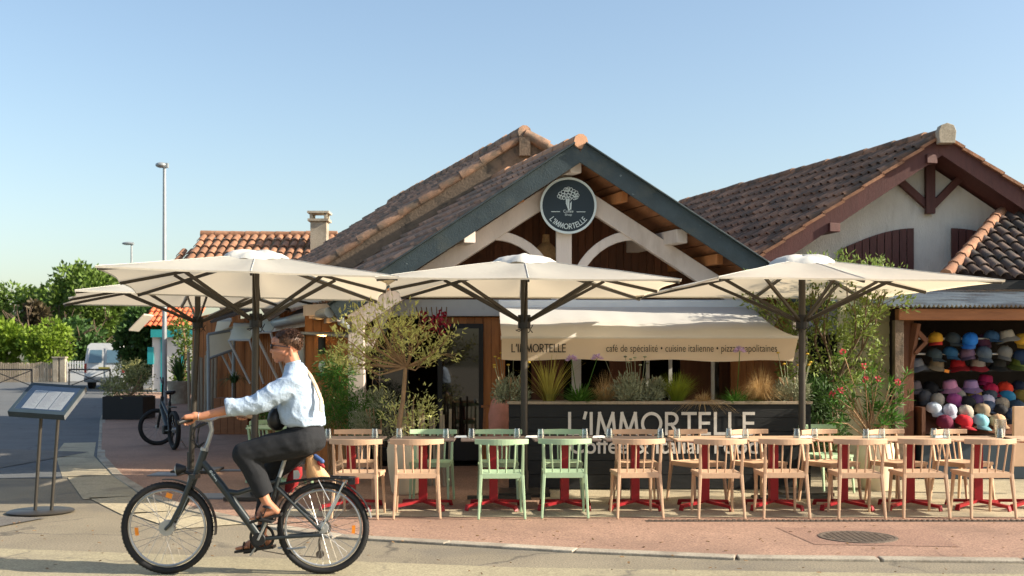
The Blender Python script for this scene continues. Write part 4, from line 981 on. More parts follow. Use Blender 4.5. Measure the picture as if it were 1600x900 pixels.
def hatmat(c, pat=False):
    if (c, pat) not in HM: HM[(c, pat)] = pm('hat_cloth', tuple(q * .92 for q in c), .8, .22 if pat else .07, 45 if pat else 18, .15, 300)
    return HM[(c, pat)]
hats = [  # zoomed x, y, kind, colour, brim colour, label, depth
 (235, 150, 'c', (214, 160, 40), (196, 50, 36), 'mustard yellow cap with red peak at the end of the top rail', 15.25),
 (352, 150, 'c', (62, 74, 80), None, 'dark slate cap on the top rail between the mustard and bright blue caps', 15.3),
 (475, 155, 'c', (30, 120, 214), None, 'bright blue cap on the top rail', 15.22),
 (575, 165, 'c', (110, 66, 98), None, 'plum cap behind the denim cap on the top rail', 15.45),
 (622, 135, 'c', (52, 92, 130), None, 'denim blue cap tilted on the top rail', 15.28),
 (738, 150, 'b', (178, 172, 156), None, 'pale stone hat on the top rail', 15.25),
 (838, 158, 'c', (206, 160, 50), None, 'yellow cap on the top rail at the frame edge', 15.25),
 (218, 262, 'c', (56, 72, 76), None, 'dark green-grey cap on the second rail below the mustard cap', 15.3),
 (332, 248, 'c', (38, 92, 130), None, 'teal blue cap on the second rail', 15.3),
 (460, 252, 'c', (120, 92, 116), None, 'dusty mauve cap on the second rail', 15.3),
 (570, 252, 'c', (86, 100, 112), None, 'slate blue cap on the second rail', 15.25),
 (715, 245, 'c', (128, 126, 118), None, 'grey cap on the second rail below the stone hat', 15.3),
 (835, 275, 'c', (32, 56, 86), None, 'navy cap on the second rail at the frame edge', 15.25),
 (102, 350, 'b', (150, 154, 164), None, 'pale grey bucket hat at the post end of the middle shelf', 15.5),
 (238, 350, 'b', (160, 144, 120), (160, 144, 120), 'beige bucket hat with an orange tag on the middle shelf', 15.5),
 (390, 352, 'b', (176, 22, 34), None, 'bright red bucket hat on the middle shelf', 15.48),
 (530, 350, 'b', (170, 160, 156), (150, 40, 50), 'pale bucket hat with red brim on the middle shelf', 15.5),
 (675, 352, 'b', (46, 50, 52), None, 'black bucket hat on the middle shelf', 15.5),
 (810, 345, 'b', (92, 112, 44), None, 'green patterned hat on the middle shelf', 15.5),
 (84, 505, 'b', (124, 112, 116), None, 'dim grey bucket hat at the post end of the lower shelf', 15.68),
 (192, 500, 'c', (22, 22, 26), None, 'black cap on the lower shelf beside the pink bucket hat', 15.66),
 (336, 500, 'b', (222, 150, 186), None, 'pink bucket hat on the lower shelf', 15.6),
 (482, 500, 'b', (172, 140, 186), None, 'lilac bucket hat on the lower shelf', 15.6),
 (582, 462, 'b', (178, 28, 92), None, 'magenta hat stacked on the crimson hat', 15.72),
 (618, 505, 'c', (190, 22, 70), None, 'crimson pink cap on the lower shelf', 15.6),
 (716, 500, 'c', (222, 58, 30), None, 'orange-red cap on the lower shelf', 15.6),
 (815, 490, 'c', (28, 38, 60), None, 'midnight blue cap on the lower shelf', 15.66),
 (160, 560, 'c', (88, 88, 90), None, 'dark grey cap at the post end of the sloping tray', 15.55),
 (245, 575, 'c', (178, 168, 152), None, 'beige cap behind the white-blue cap on the tray', 15.45),
 (390, 548, 'c', (150, 142, 130), None, 'grey-beige cap at the back of the tray under the pink bucket hat', 15.55),
 (362, 580, 'c', (170, 78, 138), None, 'orchid pink cap on the tray', 15.42),
 (510, 552, 'c', (150, 122, 60), None, 'olive tan cap at the back of the tray', 15.55),
 (620, 552, 'c', (76, 84, 92), None, 'slate cap at the back of the tray', 15.55),
 (732, 562, 'c', (46, 132, 170), None, 'sky blue cap at the back of the tray', 15.5),
 (832, 555, 'c', (140, 118, 48), None, 'mustard olive cap at the back of the tray', 15.52),
 (455, 600, 'c', (26, 26, 32), None, 'black cap in the middle of the tray', 15.36),
 (522, 592, 'c', (92, 66, 108), None, 'purple cap on the tray beside the black cap', 15.4),
 (595, 590, 'c', (206, 198, 214), None, 'white lavender cap in the middle of the tray', 15.38),
 (602, 628, 'c', (70, 86, 110), None, 'denim cap under the white lavender cap', 15.3),
 (700, 612, 'c', (164, 148, 126), None, 'taupe striped cap on the tray', 15.34),
 (800, 625, 'c', (50, 70, 88), None, 'dark patterned cap on the tray at the frame edge', 15.3),
 (218, 640, 'c', (206, 220, 232), None, 'white-blue cap near the front of the tray', 15.24),
 (334, 652, 'c', (208, 210, 224), None, 'white patterned cap near the front of the tray', 15.2),
 (445, 660, 'c', (192, 182, 166), None, 'light grey cap behind the red cap on the tray', 15.2),
 (556, 650, 'c', (166, 146, 118), None, 'tan cap behind the aqua cap on the tray', 15.22),
 (682, 655, 'c', (28, 28, 32), None, 'black cap behind the peach cap on the tray', 15.2),
 (775, 690, 'c', (40, 62, 92), None, 'dark blue cap beside the peach cap on the tray', 15.15),
 (296, 738, 'c', (110, 22, 58), None, 'burgundy cap at the front edge of the tray', 15.02),
 (427, 735, 'c', (214, 26, 44), None, 'bright red cap at the front edge of the tray', 14.98),
 (545, 728, 'c', (142, 204, 216), None, 'pale aqua cap at the front edge of the tray', 14.98),
 (672, 732, 'c', (226, 182, 138), None, 'peach cap at the front edge of the tray', 14.98)]
for zx, zy, kd, colr, bc, lb, Y in hats:
    u, v = 1410 + zx / 4.5, 490 + zy / 4.5; p = wp(u, v + (10 if kd == 'c' else 4), Y)
    t = thing('cap' if kd == 'c' else 'bucket_hat', lb, 'cap' if kd == 'c' else 'hat', p, 'hats for sale in the kiosk')
    k = rng.uniform(.94, 1.06) if kd == 'c' else .98
    tilt = -.35 if kd == 'c' else 0
    t.rotation_euler = (R(rng.uniform(8, 26)) if kd == 'c' else R(6), R(rng.uniform(-13, 13)), R(rng.uniform(-48, 48))); t.scale = (k, k, k)
    for nm, me, cc in (('crown', CR if kd == 'c' else BC, colr), ('brim', BRM if kd == 'c' else BBR, bc or tuple(q * .8 for q in colr))):
        o = bpy.data.objects.new(nm, me); sc.collection.objects.link(o); o.parent = t; o.material_slots[0].link = 'OBJECT'; o.material_slots[0].material = hatmat(cc, 'pattern' in lb or 'striped' in lb)
    if 'tag' in lb:
        d = MB(); d.bb(p + Vector((.05, -.17, -.06)), p + Vector((.12, -.165, -.02))); d.build('price_tag', M['orange_refl'], t)

# ================================================================ planting
def plant(name, label, cat, loc, parts, group=None):
    t = thing(name, label, cat, loc, group)
    for nm, mb, mt in parts: mb.build(nm, mt, t, 60 if nm in ('pot', 'trunk') else False, fix=nm in ('pot', 'trunk', 'box'))
    return t
def pxp(u, Y): return (u - 800) / F * Y
PT = PZ - .06; YP = 13.98
G = 'plants in the black planter'
def bush(u, w_, h, mt, n, l, lw, name, label, flowers=None, stems=0):
    x = pxp(u, YP); d = MB()
    for k in range(18):
        a = rng.uniform(0, 6.28); q = rng.uniform(.1, 1) ** .5
        cx, cy = x + math.cos(a) * w_ / 2 * q * .8, YP + math.sin(a) * .17 * q; hh = h * rng.uniform(.45, .95) * (1 - .35 * q)
        clump(d, (cx, cy, PT + hh * .6), (w_ * .16, .09, hh * .45), n // 18, l, lw, .9, .2)
    parts = [('foliage', d, mt)]
    s_ = MB()
    for k in range(9): s_.tube([(x + rng.uniform(-.05, .05), YP, PT - .03), (x + rng.uniform(-w_, w_) * .35, YP + rng.uniform(-.1, .1), PT + h * .7)], .005, 4)
    parts.append(('stems', s_, M['bark']))
    if flowers:
        f = MB(); st = MB()
        for k in range(flowers[1]):
            fx, fy, fz = x + rng.uniform(-w_, w_) * .5, YP + rng.uniform(-.12, .12), PT + h * rng.uniform(.95, 1.35)
            st.tube([(fx * .6 + x * .4, fy, PT + h * .4), (fx, fy, fz)], .003, 4); f.ell((fx, fy, fz), (.022, .022, .012), 8, 5)
        parts += [('flower_stems', st, M['leaf_grey']), ('flowers', f, M[flowers[0]])]
    return plant(name, label, 'plant', (x, YP, PT), parts, G)
def tuft(u, w_, h, mt, n, name, label, wd=.012, droop=.5, flowers=None, Y=None):
    Y = Y or YP; x = pxp(u, Y); d = MB(); blades(d, (x, Y, PT - .03), n, h, w_ / 2, wd, droop); parts = [('leaves', d, mt)]
    if flowers:
        f = MB(); st = MB()
        for fu, fv in flowers:
            P = wp(fu, fv, Y - .1); st.tube([(x, Y, PT), (x * .5 + P.x * .5, Y - .03, PT + .25), P], .005, 5)
            for k in range(46):
                dd = rdir(); dd.z = abs(dd.z) * .8 - .15; leaf(f, P + dd * .025, dd, .062, .022)
        parts += [('flower_stems', st, M['leaf_green']), ('flowers', f, M['flower_mauve'])]
    return plant(name, label, 'plant', (x, Y, PT), parts, G)
bush(800, .5, .5, M['leaf_grey'], 1800, .055, .015, 'cotton_lavender', 'grey-green cotton lavender at the doorway end of the planter', ('flower_yellow', 12))
tuft(858, .85, .66, M['fern_yellow'], 80, 'sword_grass', 'tall yellow-green strap leaved plant beside the parasol pole in the planter', .026, .15)
tuft(905, .85, .36, M['leaf_green'], 170, 'agapanthus', 'strappy green agapanthus with two mauve flower heads in the planter',   .03, .55, [(893, 562), (933, 560)], YP - .12)
tuft(945, .75, .56, M['straw'], 420, 'feather_grass', 'fine straw coloured grass behind the agapanthus in the planter', .005, .7)
bush(994, .85, .5, M['leaf_grey'], 4200, .055, .016, 'grey_santolina', 'large grey-green shrubby mound at the middle of the planter', ('leaf_grey', 8))
tuft(1058, .62, .48, M['leaf_lime'], 520, 'lime_grass', 'lime green fine leaved clump in the planter', .009, .25)
tuft(1098, .9, .34, M['straw'], 330, 'dry_sedge', 'low tan sedge spilling over the planter edge', .007, 1.2, None, YP - .12)
tuft(1150, .8, .3, M['leaf_green'], 160, 'agapanthus', 'green agapanthus with one mauve flower against the awning', .03, .55, [(1156, 549)], YP - .12)
d_ = tuft(1188, .85, .62, M['straw'], 1100, 'feather_grass', 'big golden feather grass arching beside the last agapanthus', .005, .75)
bush(1240, .56, .5, M['leaf_grey'], 2200, .055, .015, 'cotton_lavender', 'grey-green cotton lavender at the oleander end of the planter', ('flower_yellow', 8))

# olive-like small tree in its pot, by the doorway
x0 = pxp(634, 13.3); t = thing('olive_tree', 'small loose olive tree with slender leaning trunk in front of the doorway', 'tree', (x0 - .1, 13.35, .75))
tr = MB(); tips = []; A = Vector((x0 - .1, 13.35, .72)); B = wp(634, 570, 13.35)
tr.tube([A, A.lerp(B, .5) + Vector((.015, 0, 0)), B], [.03, .027, .022], 8)
CL = [(538, 500), (560, 486), (585, 484), (612, 480), (640, 484), (656, 496), (560, 512), (596, 512), (628, 510), (530, 522), (548, 548), (530, 566), (572, 548), (600, 538), (640, 534), (664, 528), (676, 552), (690, 536), (655, 560), (556, 576), (590, 568), (524, 545), (702, 520), (618, 556), (606, 496)]
lf = MB()
for u, v in CL:
    P = wp(u, v, 13.35 + rng.uniform(-.35, .3)); m_ = B.lerp(P, .5) + Vector((rng.uniform(-.06, .06), 0, -.07 + rng.uniform(-.04, .04))); q_ = m_.lerp(P, .55) + rdir() * .03
    tr.tube([B + Vector((0, 0, -.03)), m_, q_, P], [.014, .009, .006, .003], 5)
    grow(tr, m_, P - m_ + rdir() * .2, .22, .006, 1, tips, .7, (2, 3), .3, .1); grow(tr, q_, rdir() + Vector((0, 0, .4)), .16, .004, 1, tips, .7, (2, 3), .3, .1)
    for c_, n_, rr_ in ((P, 34, .15), (q_, 15, .11)):
        for j in range(n_):
            d0 = rdir(); leaf(lf, c_ + Vector((d0.x * rr_ * 1.15, d0.y * rr_, d0.z * rr_ * .8)) * rng.uniform(.15, 1.1), d0 * .5 + rdir() * .6 + Vector((0, 0, .55)), rng.uniform(.045, .085), .021)
for p, dd in tips:
    for k in range(7): leaf(lf, p + rdir() * rng.uniform(0, .06), dd + rdir() * .8, rng.uniform(.04, .075), .019)
tr.build('trunk', M['bark'], t, 60, fix=False)
lf.build('crown', M['leaf_olive'], t, fix=False)
def big_pot(u, Y, label, v0=690):
    x = pxp(u, Y); z1 = H - (v0 - HZ) / F * Y; d = MB(); d.lathe([(.0001, .018), (.15, .018), (.17, .05), (.215, z1 * .55), (.225, z1 * .85), (.21, z1 - .02), (.215, z1), (.19, z1), (.185, z1 - .06), (.0001, z1 - .06)], (x, Y, 0), 28)
    t = thing('flower_pot', label, 'pot', (x, Y, .018)); d.build('vessel', M['pot'], t, 50); s_ = MB(); s_.lathe([(.0001, z1 - .05), (.184, z1 - .052)], (x, Y, 0), 20); s_.build('soil', M['soil'], t); return t
big_pot(634, 13.35, 'tall cream pot holding the small olive tree'); big_pot(1368, 13.75, 'tall cream pot holding the pink oleander', 692)
# oleander with pink flowers
xo = pxp(1345, 13.75); t = thing('oleander', 'pink flowering oleander in the cream pot beside the clapboard wall', 'plant', (xo + .12, 13.75, .65))
st = MB(); lf = MB(); fl = MB()
for k in range(24):
    u = rng.uniform(1290, 1425); v = rng.uniform(575, 665); P = wp(u, v, 13.75 + rng.uniform(-.25, .25)); a = Vector((xo + .15 + rng.uniform(-.06, .06), 13.75, .62)); m_ = a.lerp(P, .55) + Vector((0, 0, .08))
    st.tube([a, m_, P], [.012, .009, .005], 5)
    for q in range(26):
        b = m_.lerp(P, rng.uniform(0, 1)); leaf(lf, b, (P - a).normalized() * .6 + rdir() * .9 + Vector((0, 0, .15)), rng.uniform(.1, .17), .02)
for u, v in ((1317, 550), (1302, 614), (1314, 610), (1352, 593), (1372, 592), (1350, 572), (1403, 597), (1300, 618)):
    P = wp(u, v, 13.6); st.tube([(xo + .1, 13.75, .75), P], .006, 4)
    for q in range(16): dd = rdir(); leaf(fl, P + dd * .015, dd, .034, .028)
    for q in range(14): leaf(lf, P + Vector((0, 0, -.06)), rdir() + Vector((0, 0, .3)), .13, .018)
st.build('stems', M['bark'], t, 60); lf.build('leaves', M['leaf_green'], t, fix=False); fl.build('flowers', M['flower_pink'], t, fix=False)
# laurel-like tree behind the third parasol
xl = pxp(1303, 14.9); t = thing('laurel_tree', 'leafy laurel tree growing up behind the parasol beside the clapboard wall', 'tree', (xl, 14.9, 0))
tr = MB(); tips = []; tr.tube([(xl, 14.9, -.02), (xl + .03, 14.9, .7), (xl - .02, 14.9, 1.3)], [.06, .05, .045], 8)
for k in range(9):
    an = k * .7; grow(tr, (xl, 14.9, 1.25), (math.cos(an) * .75, math.sin(an) * .5, 1.0), .62, .024, 3, tips, .5, (2, 2), .2, .2)
tr.build('trunk', M['bark_dark'], t, 60, fix=False); lf = MB()
for p, dd in tips:
    for k in range(20): leaf(lf, p + rdir() * rng.uniform(.02, .15), dd + rdir() * .9, rng.uniform(.05, .095), .026)
for k in range(120):
    P = wp(rng.uniform(1218, 1372), rng.uniform(478, 600), 14.9 + rng.uniform(-.4, .3))
    for j in range(22): leaf(lf, P + rdir() * rng.uniform(.02, .15), rdir() + Vector((0, 0, .4)), rng.uniform(.05, .095), .026)
for u, v in ((1275, 405), (1312, 398), (1322, 402), (1340, 408), (1365, 418), (1330, 412), (1300, 410)):
    P = wp(u, v, 15.0)
    for j in range(26): leaf(lf, P + Vector((rng.uniform(-.05, .05), 0, rng.uniform(-.22, .05))), rdir() + Vector((0, 0, .9)), rng.uniform(.06, .1), .026)
lf.build('crown', M['leaf_laurel'], t, fix=False)
# shrubs by the doorway
def shrub(name, label, u, v, Y, ru, rv, mt, n, l, lw, up=.5, cl=14):
    c = wp(u, v, Y); s_ = F / Y; d = MB(); z0 = .02
    for k in range(cl):
        a = rdir(); P = c + Vector((a.x * ru / s_ * .7, a.y * ru / s_ * .5, a.z * rv / s_ * .7)); clump(d, P, (ru / s_ * .42, ru / s_ * .3, rv / s_ * .42), n // cl, l, lw, up, .2)
    st = MB()
    for k in range(8): st.tube([(c.x + rng.uniform(-.05, .05), Y, z0), c + Vector((rng.uniform(-.7, .7) * ru / s_, rng.uniform(-.1, .1), rng.uniform(-.3, .5) * rv / s_))], .008, 5)
    return plant(name, label, 'plant', (c.x, Y, z0), [('foliage', d, mt), ('stems', st, M['bark'])])
shrub('rosemary_bush', 'dense bright green bush beside the mint terrace chairs and cyclist', 552, 650, 14.6, 48, 42, M['leaf_green'], 5200, .05, .012, .5, 26)
shrub('tall_bamboo', 'loose tall green bamboo between the side wall and white post', 516, 610, 15.3, 40, 60, M['leaf_green'], 1900, .13, .014, -.2, 16)
shrub('grey_shrub', 'grey twiggy shrub behind the second road side chair', 594, 655, 14.2, 42, 44, M['leaf_grey'], 1900, .07, .01, .9)
shrub('young_olive_shoots', 'sparse yellow-green shoots round the foot of the olive tree', 640, 640, 13.6, 46, 46, M['leaf_olive'], 620, .06, .018, .5, 18)
shrub('dark_shrub', 'dark green shrub low behind the planter end and oleander', 1292, 650, 14.6, 50, 66, M['leaf_dark'], 3200, .07, .02)
shrub('terrace_fern', 'green fern in the shade behind the cyclist', 420, 640, 16.4, 26, 26, M['leaf_green'], 700, .13, .016, .2)
d = MB()
for k in range(120):
    P = wp(rng.uniform(655, 700), rng.uniform(488, 520), 16.2 + rng.uniform(-.2, .2)); leaf(d, P, rdir(), .07, .05)
t = thing('red_flowering_vine', 'dark red flowering vine hanging over the doorway lintel', 'plant', wp(678, 500, 16.2)); d.build('flowers', M['flower_red'], t, fix=False)
d = MB()
for k in range(7): d.tube([wp(650 + k * 8, 480, 16.6), wp(655 + k * 7, 496, 16.3), wp(660 + k * 6, 515, 16.2)], .008, 4)
d.build('stems', M['bark'], t)
# stake fence of split chestnut
t = thing('stake_fence', 'low fence of split grey chestnut stakes by the doorway', 'fence', (pxp(662, 14.2), 14.2, 0))
d = MB()
for k in range(11):
    x = pxp(626 + k * 7.6, 14.2); l = rng.uniform(-.05, .05); d.tube([(x, 14.2 + rng.uniform(-.03, .03), .0), (x + l, 14.2, .96 + rng.uniform(-.08, .06))], [.024, .019], 6)
d.build('stakes', M['stake'], t); d = MB()
for z in (.25, .7): d.tube([(pxp(622, 14.2), 14.17, z), (pxp(706, 14.2), 14.17, z)], .006, 5)
d.build('wire', M['iron'], t)
# amphora and small trestle by the window
p = Vector((pxp(781, 15.2), 15.2, .02)); d = MB(); d.lathe([(.0001, 0), (.09, 0), (.13, .3), (.15, .6), (.155, .85), (.12, 1.02), (.07, 1.1), (.085, 1.16), (.06, 1.16), (.0001, 1.1)], p, 24); tag(d.build('amphora', pm('amphora', (196, 140, 128), .8, .2, 6, .2), None, 50), 'tall pinkish clay jar between the window and planter', 'jar')
p = Vector((pxp(762, 15.6), 15.6, .0)); t = thing('wooden_trestle', 'narrow wooden trestle stand in front of the brown boards by the window', 'trestle', p)
for a in (-1, 1):
    for b in (-1, 1): d = MB(); d.bar(p + Vector((a * .08, b * .12, .015)), p + Vector((a * .04, b * .03, .95)), .03, .03); d.build('leg', M['timber'], t)
d = MB(); d.bb(p + Vector((-.09, -.06, .95)), p + Vector((.09, .06, .98))); d.build('top', M['timber'], t)

# ================================================================ street on the left
def lamp_post(u, vt, Y, label, hw):
    x = pxp(u, Y); z0 = gz(Y); zt = H + (HZ - vt) / F * Y; t = thing('street_lamp', label, 'street lamp', (x, Y, z0), 'grey street lamps')
    d = MB(); d.tube([(x, Y, z0), (x, Y, z0 + 1.2), (x, Y, zt)], [.09, .08, .05], 10); d.build('pole', M['grey_metal'], t, True)
    d = MB(); d.ell((x - hw * .35, Y, zt + .02), (hw * .62, .16, .09), 14, 8); d.bb((x - .08, Y - .07, zt - .06), (x + .12, Y + .07, zt + .08)); d.build('lamp_head', M['grey_metal'], t, True)
lamp_post(257, 259, 36, 'tall grey street lamp rising over the parasols', .3); lamp_post(205.5, 381, 62, 'farther and lower grey street lamp with a flat pale head', .55)
# planter with variegated shrub
Y = 29.5; s_ = F / Y; t = thing('street_planter', 'square black street planter at the terrace corner', 'planter', (pxp(201, Y), Y, gz(Y))); x = pxp(202, Y); z0 = gz(Y)
d = MB(); d.bb((x - .53, Y - .5, z0), (x + .53, Y + .5, z0 + .6)); d.build('box', M['black'], t, bevel=.01); d = MB(); d.bb((x - .48, Y - .45, z0 + .6), (x + .48, Y + .45, z0 + .615)); d.build('soil', M['soil'], t)
c = wp(205, 598, Y); d = MB()
for k in range(26):
    a = rdir(); clump(d, c + Vector((a.x * .55, a.y * .4, a.z * .38)), .3, 90, .08, .035, .3, .2)
st = MB()
for k in range(7): st.tube([(x, Y, z0 + .58), c + rdir() * .4], .015, 5)
plant('variegated_shrub', 'pale variegated shrub growing in the black street planter', 'shrub', (x, Y, z0 + .6), [('foliage', d, pm('leaf_variegated', (150, 150, 96), .6, .15, 8, island=.4, trans=.25)), ('stems', st, M['bark'])])
# wooden box with palm, agave pot
Y = 24; p = wp(366, 640, Y); t = thing('wooden_planter', 'warm timber planter box against the side wall', 'planter', (p.x, Y, gz(Y))); d = MB()
for k in range(5): d.bb((p.x - .36 + k * .145, Y - .3, .0), (p.x - .36 + k * .145 + .138, Y + .3, .82))
d.build('box', M['timber'], t)
d = MB(); blades(d, wp(366, 598, Y), 90, .42, .52, .03, 1.3); st = MB(); st.tube([(p.x, Y, .8), wp(366, 598, Y)], .04, 8)
plant('small_palm', 'small fan palm in the timber planter box', 'palm', (p.x, Y, .8), [('leaves', d, M['leaf_dark']), ('trunk', st, M['bark_dark'])])
Y = 37; p = wp(281, 612, Y); d = MB(); d.lathe([(.0001, 0), (.3, 0), (.42, .75), (.36, .75), (.0001, .7)], (p.x, Y, gz(Y)), 20); tag(d.build('stone_pot', M['kerb'], None, 50), 'round stone pot behind the parked electric bike', 'pot')
d = MB(); blades(d, (p.x, Y, gz(Y) + .7), 60, .95, .6, .09, .15); plant('agave', 'spiky dark agave in the round stone pot', 'plant', (p.x, Y, gz(Y) + .7), [('leaves', d, M['leaf_dark'])])
t = thing('pole_screen', 'row of upright wooden poles screening the end of the side wall', 'fence', (pxp(310, 33), 33, gz(33))); d = MB()
for k in range(9):
    x = pxp(296 + k * 5, 33 - k * .35); d.tube([(x, 33 - k * .35, gz(32) - .05), (x + rng.uniform(-.04, .04), 33 - k * .35, 1.75 + rng.uniform(-.15, .15))], .045, 7)
d.build('poles', M['stake'], t)
# climbing greenery on the turquoise house
d = MB()
for k in range(22): clump(d, wp(rng.uniform(278, 300), rng.uniform(505, 600), 44), .35, 60, .16, .08)
st = MB(); st.tube([(pxp(288, 44), 44, gz(44)), wp(290, 540, 44), wp(286, 508, 44)], .05, 6)
plant('climbing_plant', 'green climber covering the corner of the turquoise house', 'plant', (pxp(288, 44), 44, gz(44)), [('foliage', d, M['leaf_tree']), ('stems', st, M['bark'])])
# barriers, fences, pillars
def barrier(u0, u1, Y, label):
    x0, x1 = pxp(u0, Y), pxp(u1, Y); z = gz(Y); t = thing('street_barrier', label, 'barrier', ((x0 + x1) / 2, Y, z), 'dark street barriers with crossed bars')
    for x in (x0, x1): d = MB(); d.tube([(x, Y, z), (x, Y, z + .95)], .035, 8); d.build('post', M['black'], t)
    d = MB(); d.tube([(x0, Y, z + .93), (x1, Y, z + .93)], .03, 8); d.build('rail', M['black'], t)
    d = MB(); d.tube([(x0, Y, z + .25), (x1, Y, z + .9)], .02, 6); d.tube([(x0, Y + .02, z + .9), (x1, Y + .02, z + .25)], .02, 6); d.build('cross_bar', M['black'], t)
barrier(-14, 50, 46, 'dark crossed-bar street barrier at the frame edge behind the menu stand'); barrier(108, 172, 46, 'dark crossed-bar street barrier in front of the van')
Y = 58; x0, x1 = pxp(-40, Y), pxp(84, Y); z = gz(Y); t = thing('paling_fence', 'low weathered paling fence along the far side of the street', 'fence', ((x0 + x1) / 2, Y, z)); d = MB(); n = 34
for k in range(n): x = x0 + (x1 - x0) * k / n; d.bb((x, Y, z), (x + .09, Y + .03, z + 1.0 + rng.uniform(-.05, .05)))
d.build('palings', M['stake'], t); d = MB(); d.bb((x0, Y + .031, z + .25), (x1, Y + .07, z + .33)); d.bb((x0, Y + .031, z + .75), (x1, Y + .07, z + .83)); d.build('rail', M['stake'], t)
for u, lb in ((88, 'pale gate pillar beside the paling fence'), (99, 'pale gate pillar beside the white picket gate')):
    x = pxp(u, Y); d = MB(); d.bb((x - .14, Y - .14, z), (x + .14, Y + .14, z + 1.25)); d.bb((x - .18, Y - .18, z + 1.25), (x + .18, Y + .18, z + 1.32)); tag(d.build('gate_pillar', M['kerb'], bevel=.01), lb, 'pillar')
x0, x1 = pxp(104, Y), pxp(137, Y); t = thing('picket_gate', 'white picket gate beside the parked van', 'gate', ((x0 + x1) / 2, Y, z)); d = MB()
for k in range(8): x = x0 + (x1 - x0) * k / 8; d.bb((x, Y, z + .55), (x + .07, Y + .03, z + 1.1))
d.build('pickets', M['white_paint'], t); d = MB(); d.bb((x0, Y + .031, z + .05), (x1, Y + .07, z + .6)); d.bb((x0, Y + .031, z + .95), (x1, Y + .06, z + 1.02)); d.build('panel', M['white_paint'], t)
# van seen from behind
Y = 49; s_ = F / Y; zc = gz(Y); vx = pxp(163, Y); t = thing('parked_van', 'white panel van parked in the street seen from behind', 'van', (vx, Y, zc))
an = math.atan2(-.383, 1); Rv = Matrix.Rotation(-an * .25, 3, 'Z')
def vp(x, y, z): return Vector((vx, Y, zc)) + Rv @ Vector((x, y, z))
d = MB(); prof = [(-.83, .3), (-.86, .8), (-.84, 1.15), (-.74, 1.9), (-.6, 2.02), (.6, 2.02), (.74, 1.9), (.84, 1.15), (.86, .8), (.83, .3)]
vs = []
for y, k in ((0, 1), (3.0, 1), (3.6, .98)):
    for x, zz in prof: vs.append(vp(x * k, y + (.12 * (zz - 1.1) / .9 if y == 0 and zz > 1.1 else 0), zz))
for x, zz in prof: vs.append(vp(x * .95, 4.5, min(zz, 1.15 + .02 * zz)))
n = len(prof); d.add(vs, [(j * n + i, j * n + (i + 1) % n, (j + 1) * n + (i + 1) % n, (j + 1) * n + i) for j in range(3) for i in range(n)] + [tuple(reversed(range(n))), tuple(3 * n + i for i in range(n))]); d.build('body', M['van_white'], t, 30)
for s in (-1, 1):
    dr_ = MB(); dr_.add([vp(s * .04, -.02, .55), vp(s * .76, -.02, .55), vp(s * .74, -.02, 1.12), vp(s * .65, .06, 1.85), vp(s * .04, .06, 1.85)], [(0, 1, 2, 3, 4)]); do = dr_.build('rear_door', M['van_white'], t)
    g_ = MB(); g_.add([vp(s * .1, -.03, 1.15), vp(s * .68, -.03, 1.15), vp(s * .6, .045, 1.72), vp(s * .1, .045, 1.72)], [(0, 1, 2, 3)]); g_.build('window', M['van_glass'], do)
    d = MB(); d.bb(vp(s * .8, -.03, .72) - Vector((.05, 0, 0)), vp(s * .8, -.03, 1.12) + Vector((.05, .03, 0))); d.build('tail_light', M['red_refl'], t)
    d = MB(); d.bb(vp(s * .98, 3.2, 1.15) - Vector((.08, .05, 0)), vp(s * .98, 3.2, 1.4) + Vector((.08, .05, 0))); d.build('mirror', M['black'], t)
    for y in (.75, 3.5):
        w_ = MB(); w_.tube([vp(s * .62, y, .31), vp(s * .84, y, .31)], .31, 20); wo = w_.build('wheel', M['rubber'], t, True)
d = MB(); d.bar(vp(-.84, -.06, .42), vp(.84, -.06, .42), .12, .2); d.build('bumper', M['plate'], t, bevel=.02)
d = MB(); d.bar(vp(-.24, -.035, .92), vp(.24, -.035, .92), .01, .1); d.build('number_plate', M['fern_yellow'], t)
# trees
TG = 'trees beyond the street'
big_tree('broad_tree', 'tall grey-green tree behind the van, highest of the far trees', 150, 408, 72, 175, M['leaf_tree'], TG, 1.5, 1.3)
big_tree('broad_tree', 'rounded green tree at the frame edge behind the bright bush', 22, 433, 74, 150, M['leaf_tree'], TG, 1.5, 1.0)
big_tree('broad_tree', 'yellowish topped tree between the frame edge tree and the tall tree', 88, 428, 77, 110, M['leaf_bright'], TG, 1.5, .9)
big_tree('bronze_tree', 'dark bronze leaved small tree among the green trees', 62, 458, 68, 62, M['leaf_bronze'], TG, 1.0, .7)
big_tree('round_bush', 'bright yellow-green rounded bush behind the street barrier', 76, 496, 60, 84, M['leaf_bright'], TG, .5, .8, .24, True)
big_tree('round_bush', 'yellow-green feathery bush at the frame edge beside the round bush', 8, 498, 61, 78, M['leaf_bright'], TG, .4, .7, .4)
big_tree('dark_tree', 'dark green shrubby tree beside the van and turquoise house', 216, 468, 47.5, 66, M['leaf_dark'], TG, .2, 1.4, .26)
big_tree('dark_tree', 'dim green tree in the gap behind the van', 118, 488, 66, 80, M['leaf_dark'], TG, .8, .8)
big_tree('broad_tree', 'green tree partly hidden behind the turquoise house', 240, 440, 80, 110, M['leaf_tree'], TG, 1.2, .8)
hz2 = MB()
for k in range(90): clump(hz2, (rng.uniform(-75, -38), rng.uniform(84, 92), rng.uniform(1, 5.2)), 1.6, 70, .6, .35)
tag(hz2.build('distant_woods', M['leaf_dark'], fix=False), 'mass of dark woodland closing the end of the street', 'woods', None, 'stuff')

